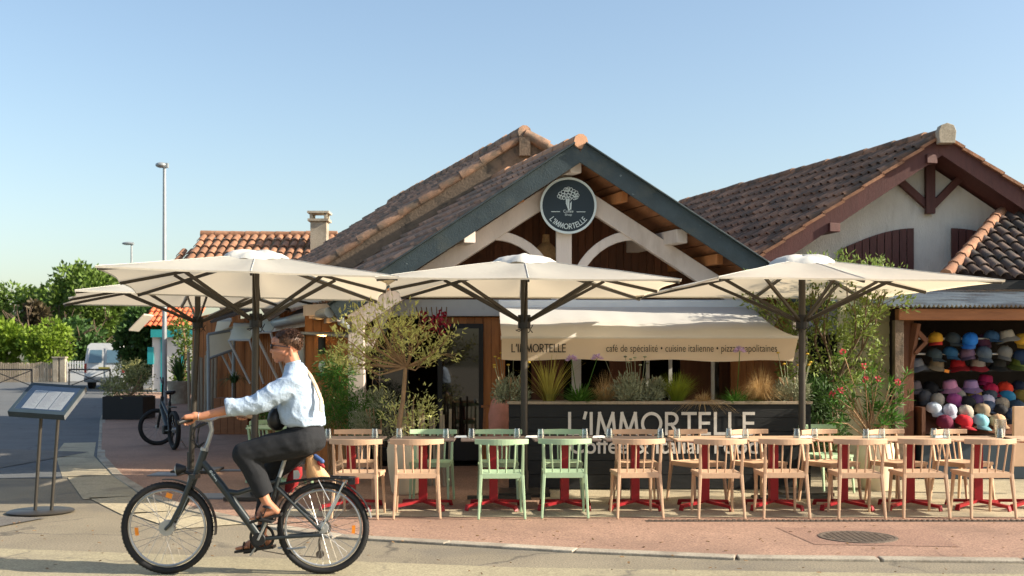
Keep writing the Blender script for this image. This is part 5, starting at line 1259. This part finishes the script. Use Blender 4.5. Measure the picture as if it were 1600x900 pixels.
# ================================================================ menu stand
Y = 11.75; c = wp(64, 794, Y); t = thing('menu_stand', 'black two-legged menu display stand with slanted glazed case', 'menu stand', (c.x, Y, .0))
d = MB(); d.lathe([(.0001, .012), (.33, .012), (.335, .02), (.32, .03), (.0001, .032)], (c.x, Y, 0), 40); d.build('base', M['anthracite'], t, True)
tb = wp(58, 650, Y); 
for u, ut in ((55, 63), (80.5, 90)):
    d = MB(); d.tube([(pxp(u, Y), Y, .025), (pxp(ut, Y), Y + .02, H - (650 - HZ) / F * Y)], .018, 12); d.build('leg', M['anthracite'], t, True)
# case: front edge low, back edge high, turned a little towards the street
A = wp(12, 644, Y - .22); B = wp(100, 650, Y - .22); Cc = wp(139, 599, Y + .2); D_ = wp(50, 599, Y + .2)
ax, ay = (B - A), (D_ - A); nn = ax.cross(ay).normalized()
def mp(x, y, h=0): return A + ax * x + ay * y + nn * h
d = MB(); d.prism([(0, 0), (1, 0), (1, 1), (0, 1)], A - nn * .055, ax, ay, .052); d.build('case', M['plate'], t)
d = MB()
for x0, x1, y0, y1 in ((0, 1, 0, .11), (0, 1, .93, 1), (0, .06, .11, .93), (.94, 1, .11, .93)): d.prism([(x0, y0), (x1, y0), (x1, y1), (x0, y1)], A, ax, ay, .012)
d.prism([(0, 0), (1, 0), (1, -.001), (0, -.001)], A - nn * .056, ax, ay, .06); d.build('case_frame', M['dark_blue'], t)
d = MB(); d.prism([(.06, .11), (.94, .11), (.94, .93), (.06, .93)], A - nn * .0028, ax, ay, .003); d.build('backing', M['dark_blue'], t)
for k in range(3):
    d = MB(); x0 = .17 + k * .24; d.prism([(x0, .17), (x0 + .225, .17), (x0 + .225, .78), (x0, .78)], A, ax, ay, .002); po = d.build('menu_page', M['paper'], t)
    d = MB(); r_ = random.Random(k)
    for q in range(15):
        y = .73 - q * .035; d.prism([(x0 + .02, y), (x0 + .02 + r_.uniform(.08, .18), y), (x0 + .02 + r_.uniform(.08, .18), y + .012), (x0 + .02, y + .012)], A + nn * .0025, ax, ay, .0005)
    d.build('print', M['text_grey'], po)
d = MB(); d.prism([(.06, .11), (.94, .11), (.94, .93), (.06, .93)], A + nn * .008, ax, ay, .002); d.build('glass', glass('case_glass', (.97, .98, .98)), t)
# ================================================================ bicycles
def wheel(par, c, Rr, axis, tyre_r, refl=None, spokes=32, hub=.03):
    """wheel around c; axis = direction of the axle"""
    c = Vector(c); ax = Vector(axis).normalized(); e1 = ax.cross(Vector((0, 0, 1))).normalized(); e2 = e1.cross(ax).normalized()
    def P(a, r, h=0): return c + e1 * math.cos(a) * r + e2 * math.sin(a) * r + ax * h
    wm = MB(); n = 56
    wm.tube([P(i * 2 * math.pi / n, Rr - .062) for i in range(n)], [(.013, .009)] * n, 8, closed=True); w0 = wm.build('wheel', M['alloy'], par, True)
    ty = MB(); ty.tube([P(i * 2 * math.pi / n, Rr - tyre_r) for i in range(n)], tyre_r, 10, closed=True)
    for i in range(72):
        a = i * 2 * math.pi / 72
        for h in (-1, 1): ty.box(P(a + .02 * h, Rr - .003, h * tyre_r * .45), (.008, .01, .006))
    ty.build('tyre', M['rubber'], w0, 60)
    sp_ = MB()
    for i in range(spokes):
        a = i * 2 * math.pi / spokes; s_ = 1 if i % 2 else -1; o = (1 if (i // 2) % 2 else -1) * 1.1
        sp_.tube([P(a + o, hub, s_ * .028), P(a, Rr - .065, 0)], .0016, 4)
    sp_.build('spokes', M['chrome'], w0)
    hb = MB(); hb.tube([P(0, 0, -.05), P(0, 0, -.03), P(0, 0, -.029), P(0, 0, .029), P(0, 0, .03), P(0, 0, .05)], [.012, .012, hub + .012, hub + .012, .012, .012], 16); hb.build('hub', M['alloy'], w0, 40)
    if refl is not None:
        rf = MB(); da = .13
        pts = [P(refl - da + 2 * da * i / 6, Rr - .115, -.006) for i in range(7)]
        for p, q in zip(pts[:-1], pts[1:]): rf.bar(p, q, .012, .024, ax.cross(q - p))
        rf.build('reflector', M['orange_refl'], w0)
    return w0
YB = 8.33; SB = F / YB
def bp(u, v, dy=0): return Vector(((u - 800) / SB, YB + dy, H - (v - HZ) / SB))
B = thing('city_bicycle', 'dark grey city bicycle with rear rack ridden along the road', 'bicycle', (bp(384, 898).x, YB, 0))
RW = .343; fc = bp(261.5, 826); rc = bp(505, 826); fc.z = rc.z = RW + .006
wheel(B, fc, RW, (0, 1, 0), .024, math.pi + .12, 32, .045)
wheel(B, rc, RW, (0, 1, 0), .024, -.05, 32, .028)
def tb(name, pts, r, mt=M['bike_paint'], par=B, n=10):
    d = MB(); d.tube([p if isinstance(p, Vector) else bp(*p) for p in pts], r, n); return d.build(name, mt, par, 50)
def arcp(c, r, a0, a1, n=18, dy=0): return [Vector((c.x + r * math.cos(R(a0 + (a1 - a0) * i / n)), YB + dy, c.z + r * math.sin(R(a0 + (a1 - a0) * i / n)))) for i in range(n + 1)]
fr = MB()
for pts, r in (([(320, 704), (310, 733)], .03), ([(317, 722), (345, 757), (405, 838)], [.026, .031, .03]), ([(352, 768), (372, 770), (398, 762), (432, 752)], [.024, .02, .017, .017]),
               ([(407, 840), (436, 745)], .019), ([(434, 762, -.03), (470, 795, -.06), (503, 827, -.065)], .011), ([(434, 762, .03), (503, 827, .065)], .011),
               ([(407, 842, -.03), (440, 838, -.06), (505, 834, -.065)], .012), ([(407, 842, .03), (505, 834, .065)], .012), ([(407, 840, -.045), (407, 840, .045)], .026)):
    fr.tube([bp(*p) for p in pts], r, 12)
fro = fr.build('frame', M['bike_paint'], B, 50)
mk = MB(); a, b = bp(330, 735, -.0305), bp(341, 750, -.0315); ax = (b - a).normalized(); ay = Vector((ax.z, 0, -ax.x)); ay = -ay if ay.z < 0 else ay
Lm = (b - a).length
put_strokes(mk, [[(0, -.008), (.004, .01), (.012, -.008), (.016, .012)], [(.022, .004), (.03, -.006), (.034, .004)], [(.04, -.008), (.044, .012)], [(.052, -.006), (.056, .004), (.064, -.006), (.07, .004), (.076, -.006)], [(.082, .004), (.09, -.006), (.086, -.012)]], .0045, lambda X, Z, dd: a + ax * X * Lm / .09 + ay * Z + Vector((0, -dd, 0)), .004)
mk.build('frame_script', M['sign_white'], fro, fix=False)
fk = MB()
for dy in (-.055, .055): fk.tube([bp(303, 745, dy), bp(288, 785, dy), bp(270, 817, dy), bp(261.5, 826, dy)], [.02, .019, .014, .011], 8)
fk.tube([bp(309, 733, 0), bp(305, 742, 0)], .02, 8); fk.bar(bp(304, 744, -.07), bp(304, 744, .07), .05, .035); fk.build('fork', M['bike_paint'], B, 50)
bk = MB()
for dy in (-.03, .03): bk.tube([bp(298, 742, dy), bp(294, 762, dy)], .008, 6)
bk.build('brake', M['alloy'], B)
st = MB(); st.tube([bp(321, 702), bp(326, 690), bp(331, 672), bp(328, 658)], [.017, .016, .016, .018], 10); st.tube([bp(319, 704), bp(320, 700)], .03, 12)
st.build('stem', M['alloy'], B, 50)
hbp = [bp(303, 655, -.30), bp(318, 652, -.24), bp(326, 655, -.1), bp(328, 657, 0), bp(336, 652, .12), bp(352, 650, .24), bp(372, 653, .29)]
tb('handlebar', hbp, .012, M['alloy'])
tb('grip', [bp(299, 657, -.325), bp(305, 654.5, -.295), bp(316, 652.2, -.245)], [.016, .017, .016], M['black']); tb('grip', [bp(353, 650, .245), bp(379, 654, .3)], .016, M['strap'])
d = MB()
for k in range(7):
    r_ = random.Random(k); d.tube([bp(322 + r_.uniform(-6, 6), 660, -.1 + k * .03), bp(305 + r_.uniform(-4, 5), 668, -.12 + k * .03), bp(302 + r_.uniform(-3, 6), 688 + r_.uniform(-4, 5), -.1 + k * .03), bp(312 + r_.uniform(-4, 5), 699, -.05), bp(322, 690, -.04)], .004, 5)
d.build('cables', M['black'], B, True)
d = MB(); d.tube([bp(300, 742, 0), bp(291, 738, 0), bp(284, 735, 0)], .012, 8); MX = Matrix.Rotation(R(-95), 3, 'Y'); d.lathe([(.0001, -.05), (.02, -.045), (.04, .0), (.048, .02), (.0001, .02)], bp(281, 733), 18, MX); hl = d.build('headlight', M['black'], B, 50)
d = MB(); d.lathe([(.044, .021), (.03, .03), (.0001, .033)], bp(281, 733), 18, MX); d.build('lens', M['sign_white'], hl, True)
d = MB(); d.bar(bp(271, 775, -.03), bp(262, 772, -.03), .02, .035); d.bar(bp(289, 783, -.05), bp(284, 788, -.05), .02, .02); d.build('front_reflector', M['orange_refl'], B)
def guard(name, c, r, a0, a1, w_):
    d = MB(); P = arcp(c, r, a0, a1, 22); 
    for p, q in zip(P[:-1], P[1:]): d.bar(p, q + (q - p) * .05, w_, .005, (p - c))
    return d.build(name, M['black'], B)
guard('mudguard', fc, RW + .018, 58, -8, .058); guard('mudguard', fc, RW + .018, 95, 58, .058); guard('mudguard', rc, RW + .02, 172, 24, .06)
d = MB(); P = arcp(rc, RW + .021, 24, 12, 6); 
for p, q in zip(P[:-1], P[1:]): d.bar(p, q, .05, .006, (p - rc))
d.build('mud_flap', M['alloy'], B)
d = MB()
for dy in (-.06, .06): d.tube([bp(482, 748, dy), bp(505, 745, dy), bp(553, 747, dy)], .008, 8)
for u in (490, 510, 530, 552): d.tube([bp(u, 746.5, -.06), bp(u, 746.5, .06)], .006, 6)
d.bar(bp(545, 751, 0), bp(556, 751, 0), .1, .05); d.tube([bp(436, 757, 0), bp(460, 752, 0), bp(490, 747, 0)], .01, 8); d.build('rear_rack', M['black'], B, 50)
d = MB()
for dy in (-.075, .075): d.tube([bp(540, 752, dy), bp(505, 824, dy)], .007, 8); d.tube([bp(500, 748, dy), bp(517, 780, dy)], .004, 6)
d.build('rack_stay', M['chrome'], B)
d = MB(); d.bar(bp(556, 751), bp(560, 751), .06, .045); d.build('tail_light', M['red_refl'], B)
d = MB(); d.tube([bp(434, 752), bp(447, 712), bp(450, 704)], .0155, 10); d.build('seat_post', M['alloy'], B, True)
d = MB(); d.loft([(bp(466, 706) , .06, .04), (bp(474, 704), .12, .085), (bp(474, 699), .135, .105), (bp(472, 696.5), .12, .09)], 20); d.build('saddle', M['black'], B, True)
d = MB(); MY = Matrix.Rotation(R(90), 3, 'X'); d.tube([bp(407, 841, .055) + Vector((.085 * math.cos(i * math.pi / 18), 0, .085 * math.sin(i * math.pi / 18))) for i in range(36)], [(.006, .012)] * 36, 6, closed=True)
for i in range(5): d.bar(bp(407, 841, .055), bp(407, 841, .055) + Vector((.085 * math.cos(i * 1.2566), 0, .085 * math.sin(i * 1.2566))), .014, .006, (0, 1, 0))
d.build('chainring', M['black'], B, 40)
d = MB(); d.lathe([(.0001, -.004), (.046, -.004), (.05, 0), (.046, .004), (.0001, .004)], bp(407, 841, -.06), 28, MY); d.build('chain_guard', M['black'], B, 40)
d = MB()
for p, q in ((bp(407, 841, -.085), bp(424, 806, -.1)), (bp(407, 841, .085), bp(386, 872, .1))): d.bar(p, q, .014, .026, (0, 1, 0))
d.build('crank', M['alloy'], B, bevel=.003)
for c_, dy in (((424, 808), -.155), ((384, 866), .155)):
    d = MB(); d.box(bp(*c_, dy), (.095, .09, .024), (0, R(12 if dy < 0 else -8), 0)); d.build('pedal', M['rubber'], B, bevel=.005)
d = MB(); d.tube([bp(407, 862, .055), bp(440, 868, .055), bp(497, 873, .055)], .004, 6); d.tube([bp(407, 822, .055), bp(505, 815, .055)], .004, 6); d.build('chain', M['iron'], B)
d = MB(); d.tube([bp(500, 836, .06), bp(497, 850, .06), bp(499, 868, .06)], .012, 8); d.lathe([(.0001, -.012), (.03, -.012), (.03, .012), (.0001, .012)], bp(498, 868, .06), 14, MY); d.lathe([(.0001, -.03), (.052, -.01), (.052, .0), (.0001, .02)], bp(505, 826, .05), 24, MY); d.build('derailleur', M['iron'], B)
d = MB(); d.tube([bp(434, 856, .0), bp(458, 857, -.02), bp(479, 854, -.03)], .008, 8); d.build('kickstand', M['alloy'], B)
# load on the rack
d = MB(); d.loft([(bp(497, 746), .085, .05), (bp(494, 738), .075, .06), (bp(490, 727), .055, .055), (bp(487, 716), .04, .045), (bp(490, 711), .03, .04)], 14)
for p in d.v: p += Vector((noise.noise(p * 22), noise.noise(p * 22 + Vector((5, 0, 0))), noise.noise(p * 22 + Vector((0, 9, 0))))) * .014
bb_ = thing('bread_bag', 'crumpled bag of bread with a blue and red end tucked on the rear rack', 'bag', bp(495, 747)); d.build('bag', M['bread'], bb_, True)
d = MB(); d.capsule(bp(493, 713, -.02), bp(505, 720, -.05), .02, .018, 10); d.build('blue_end', M['blue_label'], bb_, True)
d = MB(); d.capsule(bp(501, 722, -.045), bp(507, 728, -.05), .02, .012, 8); d.build('red_end', M['red_cloth'], bb_, True)
d = MB(); d.loft([(bp(446, 772, .12), .03, .03), (bp(450, 760, .13), .05, .045), (bp(456, 745, .13), .055, .045), (bp(460, 732, .12), .035, .03)], 14)
pn = thing('red_pouch', 'red and white pouch hanging on the far side under the saddle', 'bag', bp(452, 775, .12)); d.build('pouch', M['red_cloth'], pn, True); d = MB(); d.prism([(-.02, -.035), (.02, -.03), (.03, .0), (.015, .035), (-.02, .03)], bp(460, 743, .07), (1, 0, 0), (0, 0, 1), .006); d.build('patch', M['paper'], pn)

# parked electric bike
E = thing('parked_electric_bike', 'dark fat tyred electric bike parked on its kickstand beside the terrace', 'bicycle', ((273 - 800) / F * 19.9, 19.9, .012))
rcE = wp(272, 675, 19.9); fcE = wp(246, 679, 20.95); rcE.z = .37; fcE.z = .37
dE = (fcE - rcE); dE.z = 0; dE.normalize(); axE = dE.cross(Vector((0, 0, 1))).normalized(); axF = Vector((.36, -.93, 0))
wheel(E, rcE, .345, axE, .042, None, 20); wheel(E, fcE, .345, axF, .04, None, 20)
def ep(f, z, s=0): return rcE + (fcE - rcE).normalized() * f + Vector((0, 0, z - .37)) + axE * s
fr = MB()
for pts, r in (([ep(.42, .36), ep(.62, .5), ep(.92, .78)], .045), ([ep(.92, .72), ep(.86, .95)], .03), ([ep(.42, .36), ep(.3, .86)], .026), ([ep(.38, .6), ep(.88, .86)], .026), ([ep(.42, .34, .06), ep(0, .37, .09)], .016), ([ep(.42, .34, -.06), ep(0, .37, -.09)], .016), ([ep(.34, .7, .03), ep(0, .37, .09)], .013), ([ep(.34, .7, -.03), ep(0, .37, -.09)], .013)): fr.tube(pts, r, 10)
fr.build('frame', M['bike_paint'], E, 50)
fr = MB(); fdir = axF.cross(Vector((0, 0, 1)))
for s in (-.08, .08): fr.tube([ep(.93, .72) + axF * s, fcE + axF * s], .02, 8)
fr.bar(ep(.93, .73) - axF * .1, ep(.93, .73) + axF * .1, .05, .05); fr.build('fork', M['black'], E, 50)
d = MB(); d.tube([ep(.86, .95), ep(.82, 1.18)], .018, 8); d.tube([ep(.82, 1.18) - axF * .33 + Vector((-.02, 0, .12)), ep(.82, 1.18) - axF * .12, ep(.82, 1.18) + axF * .12, ep(.82, 1.18) + axF * .33 + Vector((-.02, 0, .12))], .013, 8); d.build('handlebar', M['black'], E, True)
d = MB(); d.tube([ep(.3, .86), ep(.27, 1.0)], .016, 8); d.build('seat_post', M['black'], E); d = MB(); d.loft([(ep(.26, 1.0), .05, .09), (ep(.26, 1.04), .09, .15), (ep(.26, 1.07), .08, .13)], 14); d.build('saddle', M['black'], E, True)
d = MB(); d.tube([ep(.2, .35, .06), ep(.2, .02, .28)], .012, 8); d.build('kickstand', M['alloy'], E)
d = MB(); d.bar(ep(.42, .36, -.1), ep(.42, .36, .1), .14, .16); d.build('motor', M['black'], E, bevel=.02)
d = MB(); d.bar(ep(.0, .78, 0), ep(.32, .78, 0), .1, .02); d.build('mudguard', M['black'], E)

# ================================================================ the cyclist
def bake(mb, name, mt, par, vox, it=6, fac=.5, disp=None, smooth=True):
    o = mb.build(name + '_tmp', None)
    md = o.modifiers.new('r', 'REMESH'); md.mode = 'VOXEL'; md.voxel_size = vox
    ms = o.modifiers.new('s', 'SMOOTH'); ms.factor = fac; ms.iterations = it
    bpy.context.view_layer.update()
    me = bpy.data.meshes.new_from_object(o.evaluated_get(bpy.context.evaluated_depsgraph_get())); bpy.data.objects.remove(o)
    me.name = name
    if disp:
        nrm = [v.normal.copy() for v in me.vertices]
        for v, nn in zip(me.vertices, nrm): v.co += nn * disp(v.co)
    off = org(par)
    for v in me.vertices: v.co -= off
    me.polygons.foreach_set('use_smooth', [True] * len(me.polygons)); me.materials.clear()
    return put(name, me, mt, par)
P_ = thing('person', 'cyclist in a loose pale blue shirt and dark jeans riding with hands on the bars', 'person', bp(470, 700))
hip = {-1: bp(476, 688, -.095), 1: bp(476, 688, .095)}
knee = {-1: bp(387, 707, -.13), 1: bp(414, 742, .12)}
ank = {-1: bp(424, 783, -.135), 1: bp(402, 842, .135)}
shd = {-1: bp(461, 600, -.165), 1: bp(459, 600, .165)}
elb = {-1: bp(402, 630, -.215), 1: bp(412, 628, .215)}
wri = {-1: bp(329, 648, -.262), 1: bp(372, 645, .272)}
body = MB()
hc = bp(449.5, 537)
body.ell(hc, (.098, .076, .088), 24, 16)
body.ell(bp(440, 552), (.062, .058, .062), 18, 12)                       # jaw and cheeks
body.ell(bp(433, 563), (.024, .03, .02), 12, 8)                          # chin
body.capsule(bp(430, 532), bp(431.5, 556), .03, .03)                   # face plane
body.capsule(bp(427.5, 540), bp(423.4, 549), .009, .0115)              # nose
body.ell(bp(427.2, 556.2), (.012, .022, .006), 10, 6); body.ell(bp(427.6, 558.9), (.012, .02, .0065), 10, 6)   # lips
body.capsule(bp(428.5, 536, -.035), bp(427, 535, .035), .014, .014)      # brow
for s in (-1, 1):
    body.ell(bp(457.5, 551, s * .075), (.018, .012, .032), 12, 8)        # ears
    body.capsule(bp(432, 549, s * .036), bp(446, 552, s * .055), .022, .02)
body.capsule(bp(454, 556), bp(462, 582), .056, .062)
body.loft([(bp(462, 580), .07, .08), (bp(465, 596), .1, .15), (bp(470, 625), .12, .15), (bp(472, 660), .115, .15), (bp(477, 690), .12, .16)], 18)
for s in (-1, 1):
    body.capsule(bp(462, 592, s * .06), shd[s], .06, .055)
    body.capsule(shd[s], elb[s], .05, .042); body.capsule(elb[s], wri[s], .043, .027)
    body.capsule(hip[s], knee[s], .09, .06); body.capsule(knee[s], ank[s], .055, .036)
    # foot
    A = ank[s]; heel = A + Vector((.062, 0, -.055 if s < 0 else -.05)); toe = bp(400, 806, -.14) if s < 0 else bp(364, 861, .14)
    ball = heel.lerp(toe, .68)
    body.capsule(A, heel, .036, .03); body.capsule(A + Vector((-.02, 0, -.02)), ball + Vector((0, 0, .012)), .034, .026); body.capsule(heel, ball, .028, .03)
    for k in range(5):
        off = Vector((0, (k - 2) * .0165, 0)); L = (1, .98, .93, .86, .78)[k if s > 0 else k] 
        body.capsule(ball + off, ball + off + (toe - ball) * L, .012, .0095 if k else .012, 8)
    # hand closed over the grip
    if s < 0: g0, g1 = bp(304, 655, -.3), bp(318, 652, -.24)
    else: g0, g1 = bp(356, 650.5, .252), bp(374, 653.4, .285)
    gd_ = (g1 - g0).normalized(); W = wri[s]; gc = (g0 + g1) / 2
    fwd = (gc - W); fwd -= gd_ * fwd.dot(gd_); fwd.normalize(); dn = gd_.cross(fwd); dn = dn if dn.z < 0 else -dn; dn.normalize()
    palm = gc - fwd * .022 - dn * .022
    body.capsule(W, W.lerp(palm, .5) - dn * .006, .026, .029); body.capsule(W.lerp(palm, .5) - dn * .004 - gd_ * .02, palm - gd_ * .026, .02, .019); body.capsule(W.lerp(palm, .5) - dn * .004 + gd_ * .02, palm + gd_ * .026, .02, .019); body.capsule(palm - gd_ * .026, palm + gd_ * .026, .018, .018)
    for k in range(4):
        o_ = gd_ * ((k - 1.5) * .0205); L = (.9, 1.05, 1.0, .82)[k]
        q0 = palm + o_; q1 = gc + o_ + fwd * .018 - dn * .027; q2 = gc + o_ + fwd * (.030) * L + dn * .004; q3 = gc + o_ + fwd * .012 + dn * .03 * L
        body.capsule(q0, q1, .0105, .0098, 8); body.capsule(q1, q2, .0098, .009, 8); body.capsule(q2, q3, .009, .0075, 8)
    th0 = W.lerp(palm, .55) + gd_ * (.024 if s < 0 else -.024) + dn * .008; sg = 1 if s < 0 else -1
    body.capsule(th0, gc + gd_ * sg * .04 - fwd * .012 + dn * .006, .0135, .0115, 8); body.capsule(gc + gd_ * sg * .04 - fwd * .012 + dn * .006, gc + gd_ * sg * .036 + fwd * .012 + dn * .018, .0115, .0085, 8)
bo = bake(body, 'person_body', M['skin'], P_, .0052, 5, .45)
# trousers
tr = MB()
tr.loft([(bp(488, 705), .06, .1), (bp(483, 698), .12, .165), (bp(480, 685), .145, .185), (bp(478, 670), .135, .175), (bp(473, 655), .125, .165)], 20)
cuffL = bp(421, 771, -.133); cuffR = bp(406, 818, .133)
for s, cf in ((-1, cuffL), (1, cuffR)):
    tr.capsule(hip[s] + Vector((0, 0, .0)), hip[s].lerp(knee[s], .5), .118, .108); tr.capsule(hip[s].lerp(knee[s], .5), knee[s], .108, .086)
    m_ = knee[s].lerp(cf, .45) + Vector((.012, 0, 0)); tr.capsule(knee[s], m_, .086, .082); tr.tube([m_, m_.lerp(cf, .5), cf], [.082, .075, .07], 16)
def jd(p):
    return .005 * noise.noise(Vector((p.x * 14 + p.z * 9, p.y * 5, p.z * 12))) + .0012 * noise.noise(p * 45)
jo = bake(tr, 'trousers', M['denim'], P_, .009, 5, .5, jd)
# shirt
sh = MB()
sh.loft([(bp(461, 566), .06, .066), (bp(461, 571), .07, .075), (bp(461.5, 577), .085, .1), (bp(463, 585), .1, .165), (bp(466, 597), .122, .205), (bp(469, 612), .143, .21), (bp(470, 628), .158, .205), (bp(470, 642), .17, .205), (bp(470.5, 653), .176, .205), (bp(473, 661), .165, .2), (bp(477, 665), .145, .185)], 28)
for s in (-1, 1):
    cf = bp(369, 634, -.238) if s < 0 else bp(392, 634, .242)
    sh.capsule(shd[s] + Vector((.01, -s * .02, -.01)), shd[s].lerp(elb[s], .5) + Vector((0, 0, -.012)), .092, .083); sh.capsule(shd[s].lerp(elb[s], .5) + Vector((0, 0, -.012)), elb[s] + Vector((.01, 0, -.012)), .083, .072)
    sh.tube([elb[s] + Vector((.02, 0, -.012)), elb[s].lerp(cf, .55) + Vector((0, 0, -.01)), cf], [.072, .068, .058], 18)
    ax_ = (cf - elb[s]).normalized(); sh.tube([cf - ax_ * .045, cf - ax_ * .04, cf + ax_ * .012, cf + ax_ * .018], [.05, .067, .066, .05], 18)
def sd_(p):
    q = Vector(((p.x - p.z * .75) * 8, p.y * 4, (p.z + p.x * .4) * 13)); a = noise.noise(q)
    f2 = 1 - abs(noise.noise(Vector(((p.x * .8 + p.z * .6) * 11, p.y * 6, (p.z - p.x * .5) * 7 + 3)))) * 2
    return .008 * a + .009 * (max(0, f2) ** 2 - .35) + .0012 * noise.noise(p * 40)
so = bake(sh, 'shirt', M['shirt'], P_, .0085, 4, .5, sd_)
cl = MB(); cl.tube([bp(455 + 9.5 * math.cos(i * .45) + 4, 568.5 - 2.6 * math.cos(i * .45) , .066 * math.sin(i * .45)) for i in range(14)], [(.006, .02)] * 14, 8, closed=True); cl.build('collar', M['shirt'], P_, True)
# hair: a cap of short swept tufts
hm = MB(); hcx = bp(450, 534); rr = Vector((.104, .083, .088)); r_ = random.Random(3)
def hairy(d): 
    fx = -d.x; lim = (-.1 + .6 * fx) if fx > 0 else (-.05 + .82 * fx); 
    if abs(d.y) > .8 and -.1 < fx < .45: lim -= .22
    return d.z > lim
base = MB(); base.ell(hcx, rr * .985, 36, 24)
keep = []
for f in base.f:
    m_ = sum((base.v[i] for i in f), Vector()) / len(f) - hcx; d_ = Vector((m_.x / rr.x, m_.y / rr.y, m_.z / rr.z))
    if hairy(d_): keep.append(f)
hm.add(base.v, keep)
for k in range(1500):
    d_ = Vector((r_.gauss(0, 1), r_.gauss(0, 1), r_.gauss(0, 1))).normalized()
    if not hairy(d_): continue
    p = hcx + Vector((d_.x * rr.x, d_.y * rr.y, d_.z * rr.z)); out = Vector((d_.x / rr.x, d_.y / rr.y, d_.z / rr.z)).normalized()
    fl_ = (Vector((.75, 0, .2 if d_.z > .3 else -.55)) + out * (.55 if d_.z > .2 else .25) + Vector((r_.uniform(-.3, .3), r_.uniform(-.3, .3), r_.uniform(-.2, .2)))).normalized()
    L = r_.uniform(.014, .03) * (1.15 if d_.z > .3 else .6); s_ = fl_.cross(out).normalized() * .0042
    m_ = p + fl_ * L * .5 + out * .006; hm.add([p - s_ - out * .003, p + s_ - out * .003, m_ + s_ * .8, m_ - s_ * .8, p + fl_ * L], [(0, 1, 2, 3), (3, 2, 4)])
hm.build('hair', M['hair'], P_, fix=False)
# sunglasses
gl = MB()
for s in (-1, 1):
    gl.ell(bp(426.0, 541.5, s * .032), (.008, .026, .02), 14, 8); gl.tube([bp(428, 539.5, s * .06), bp(442, 541, s * .078), bp(457, 543, s * .082)], .0035, 6)
gl.tube([bp(424.8, 539.5, -.02), bp(424.5, 539.5, .02)], .004, 6); gl.build('sunglasses', M['dark_glass'], P_, True)
for s in (-1, 1):
    heel = ank[s] + Vector((.062, 0, -.055 if s < 0 else -.05)); toe = bp(400, 806, -.14) if s < 0 else bp(364, 861, .14); dd = (toe - heel).normalized(); up = Vector((0, 1, 0)).cross(dd); up = up if up.z > 0 else -up
    sn = MB(); sn.bar(heel - dd * .035 - up * .034, toe + dd * .018 - up * .024, .1, .018, up, .085, .016)
    b = heel.lerp(toe, .62)
    for q, rad in ((.55, .045), (.78, .04)):
        c_ = heel.lerp(toe, q); sn.tube([c_ + Vector((0, .05 * math.cos(i * math.pi / 8), 0)) + up * (.042 * math.sin(i * math.pi / 8) - .02) + dd * .0 for i in range(9)], [(.018, .004)] * 9, 6)
    A = ank[s] + Vector((.005, 0, -.022)); sn.tube([A + Vector((.044 * math.cos(i * math.pi / 7), .04 * math.sin(i * math.pi / 7), -.008 * math.cos(i * math.pi / 7))) for i in range(14)], [(.004, .011)] * 14, 6, closed=True)
    sn.tube([A + Vector((0, s * .04, 0)), heel.lerp(toe, .5) + Vector((0, s * .042, 0)) - up * .01], [(.011, .004)] * 2, 6)
    sn.build('sandal', M['black'], P_, 50)
d = MB(); pts = [bp(452, 580, .13), bp(468, 578, .1), bp(480, 588, 0), bp(492, 604, -.1), bp(503, 628, -.14), bp(504, 645, -.17)]
for p, q in zip(pts[:-1], pts[1:]): d.bar(p + Vector((.022, -.012, .016)), q + Vector((.022, -.012, .016)), .034, .01, Vector((.6, -.3, .5)))
d.build('bag_strap', M['strap'], P_)
d = MB(); d.loft([(bp(434, 672, -.02), .03, .06), (bp(434, 666, -.04), .055, .09), (bp(433, 656, -.05), .062, .1), (bp(433, 645, -.05), .05, .09), (bp(434, 638, -.04), .03, .06)], 18); wb = d.build('waist_bag', M['black'], None, True); tag(wb, 'black waist bag worn at the front of the cyclist', 'bag')
d = MB(); d.tube([wri[-1] + Vector((-.01 + .0, .03 * math.cos(i * math.pi / 8), .03 * math.sin(i * math.pi / 8))) for i in range(16)], .0035, 6, closed=True); d.build('bracelet', M['chrome'], P_, True)
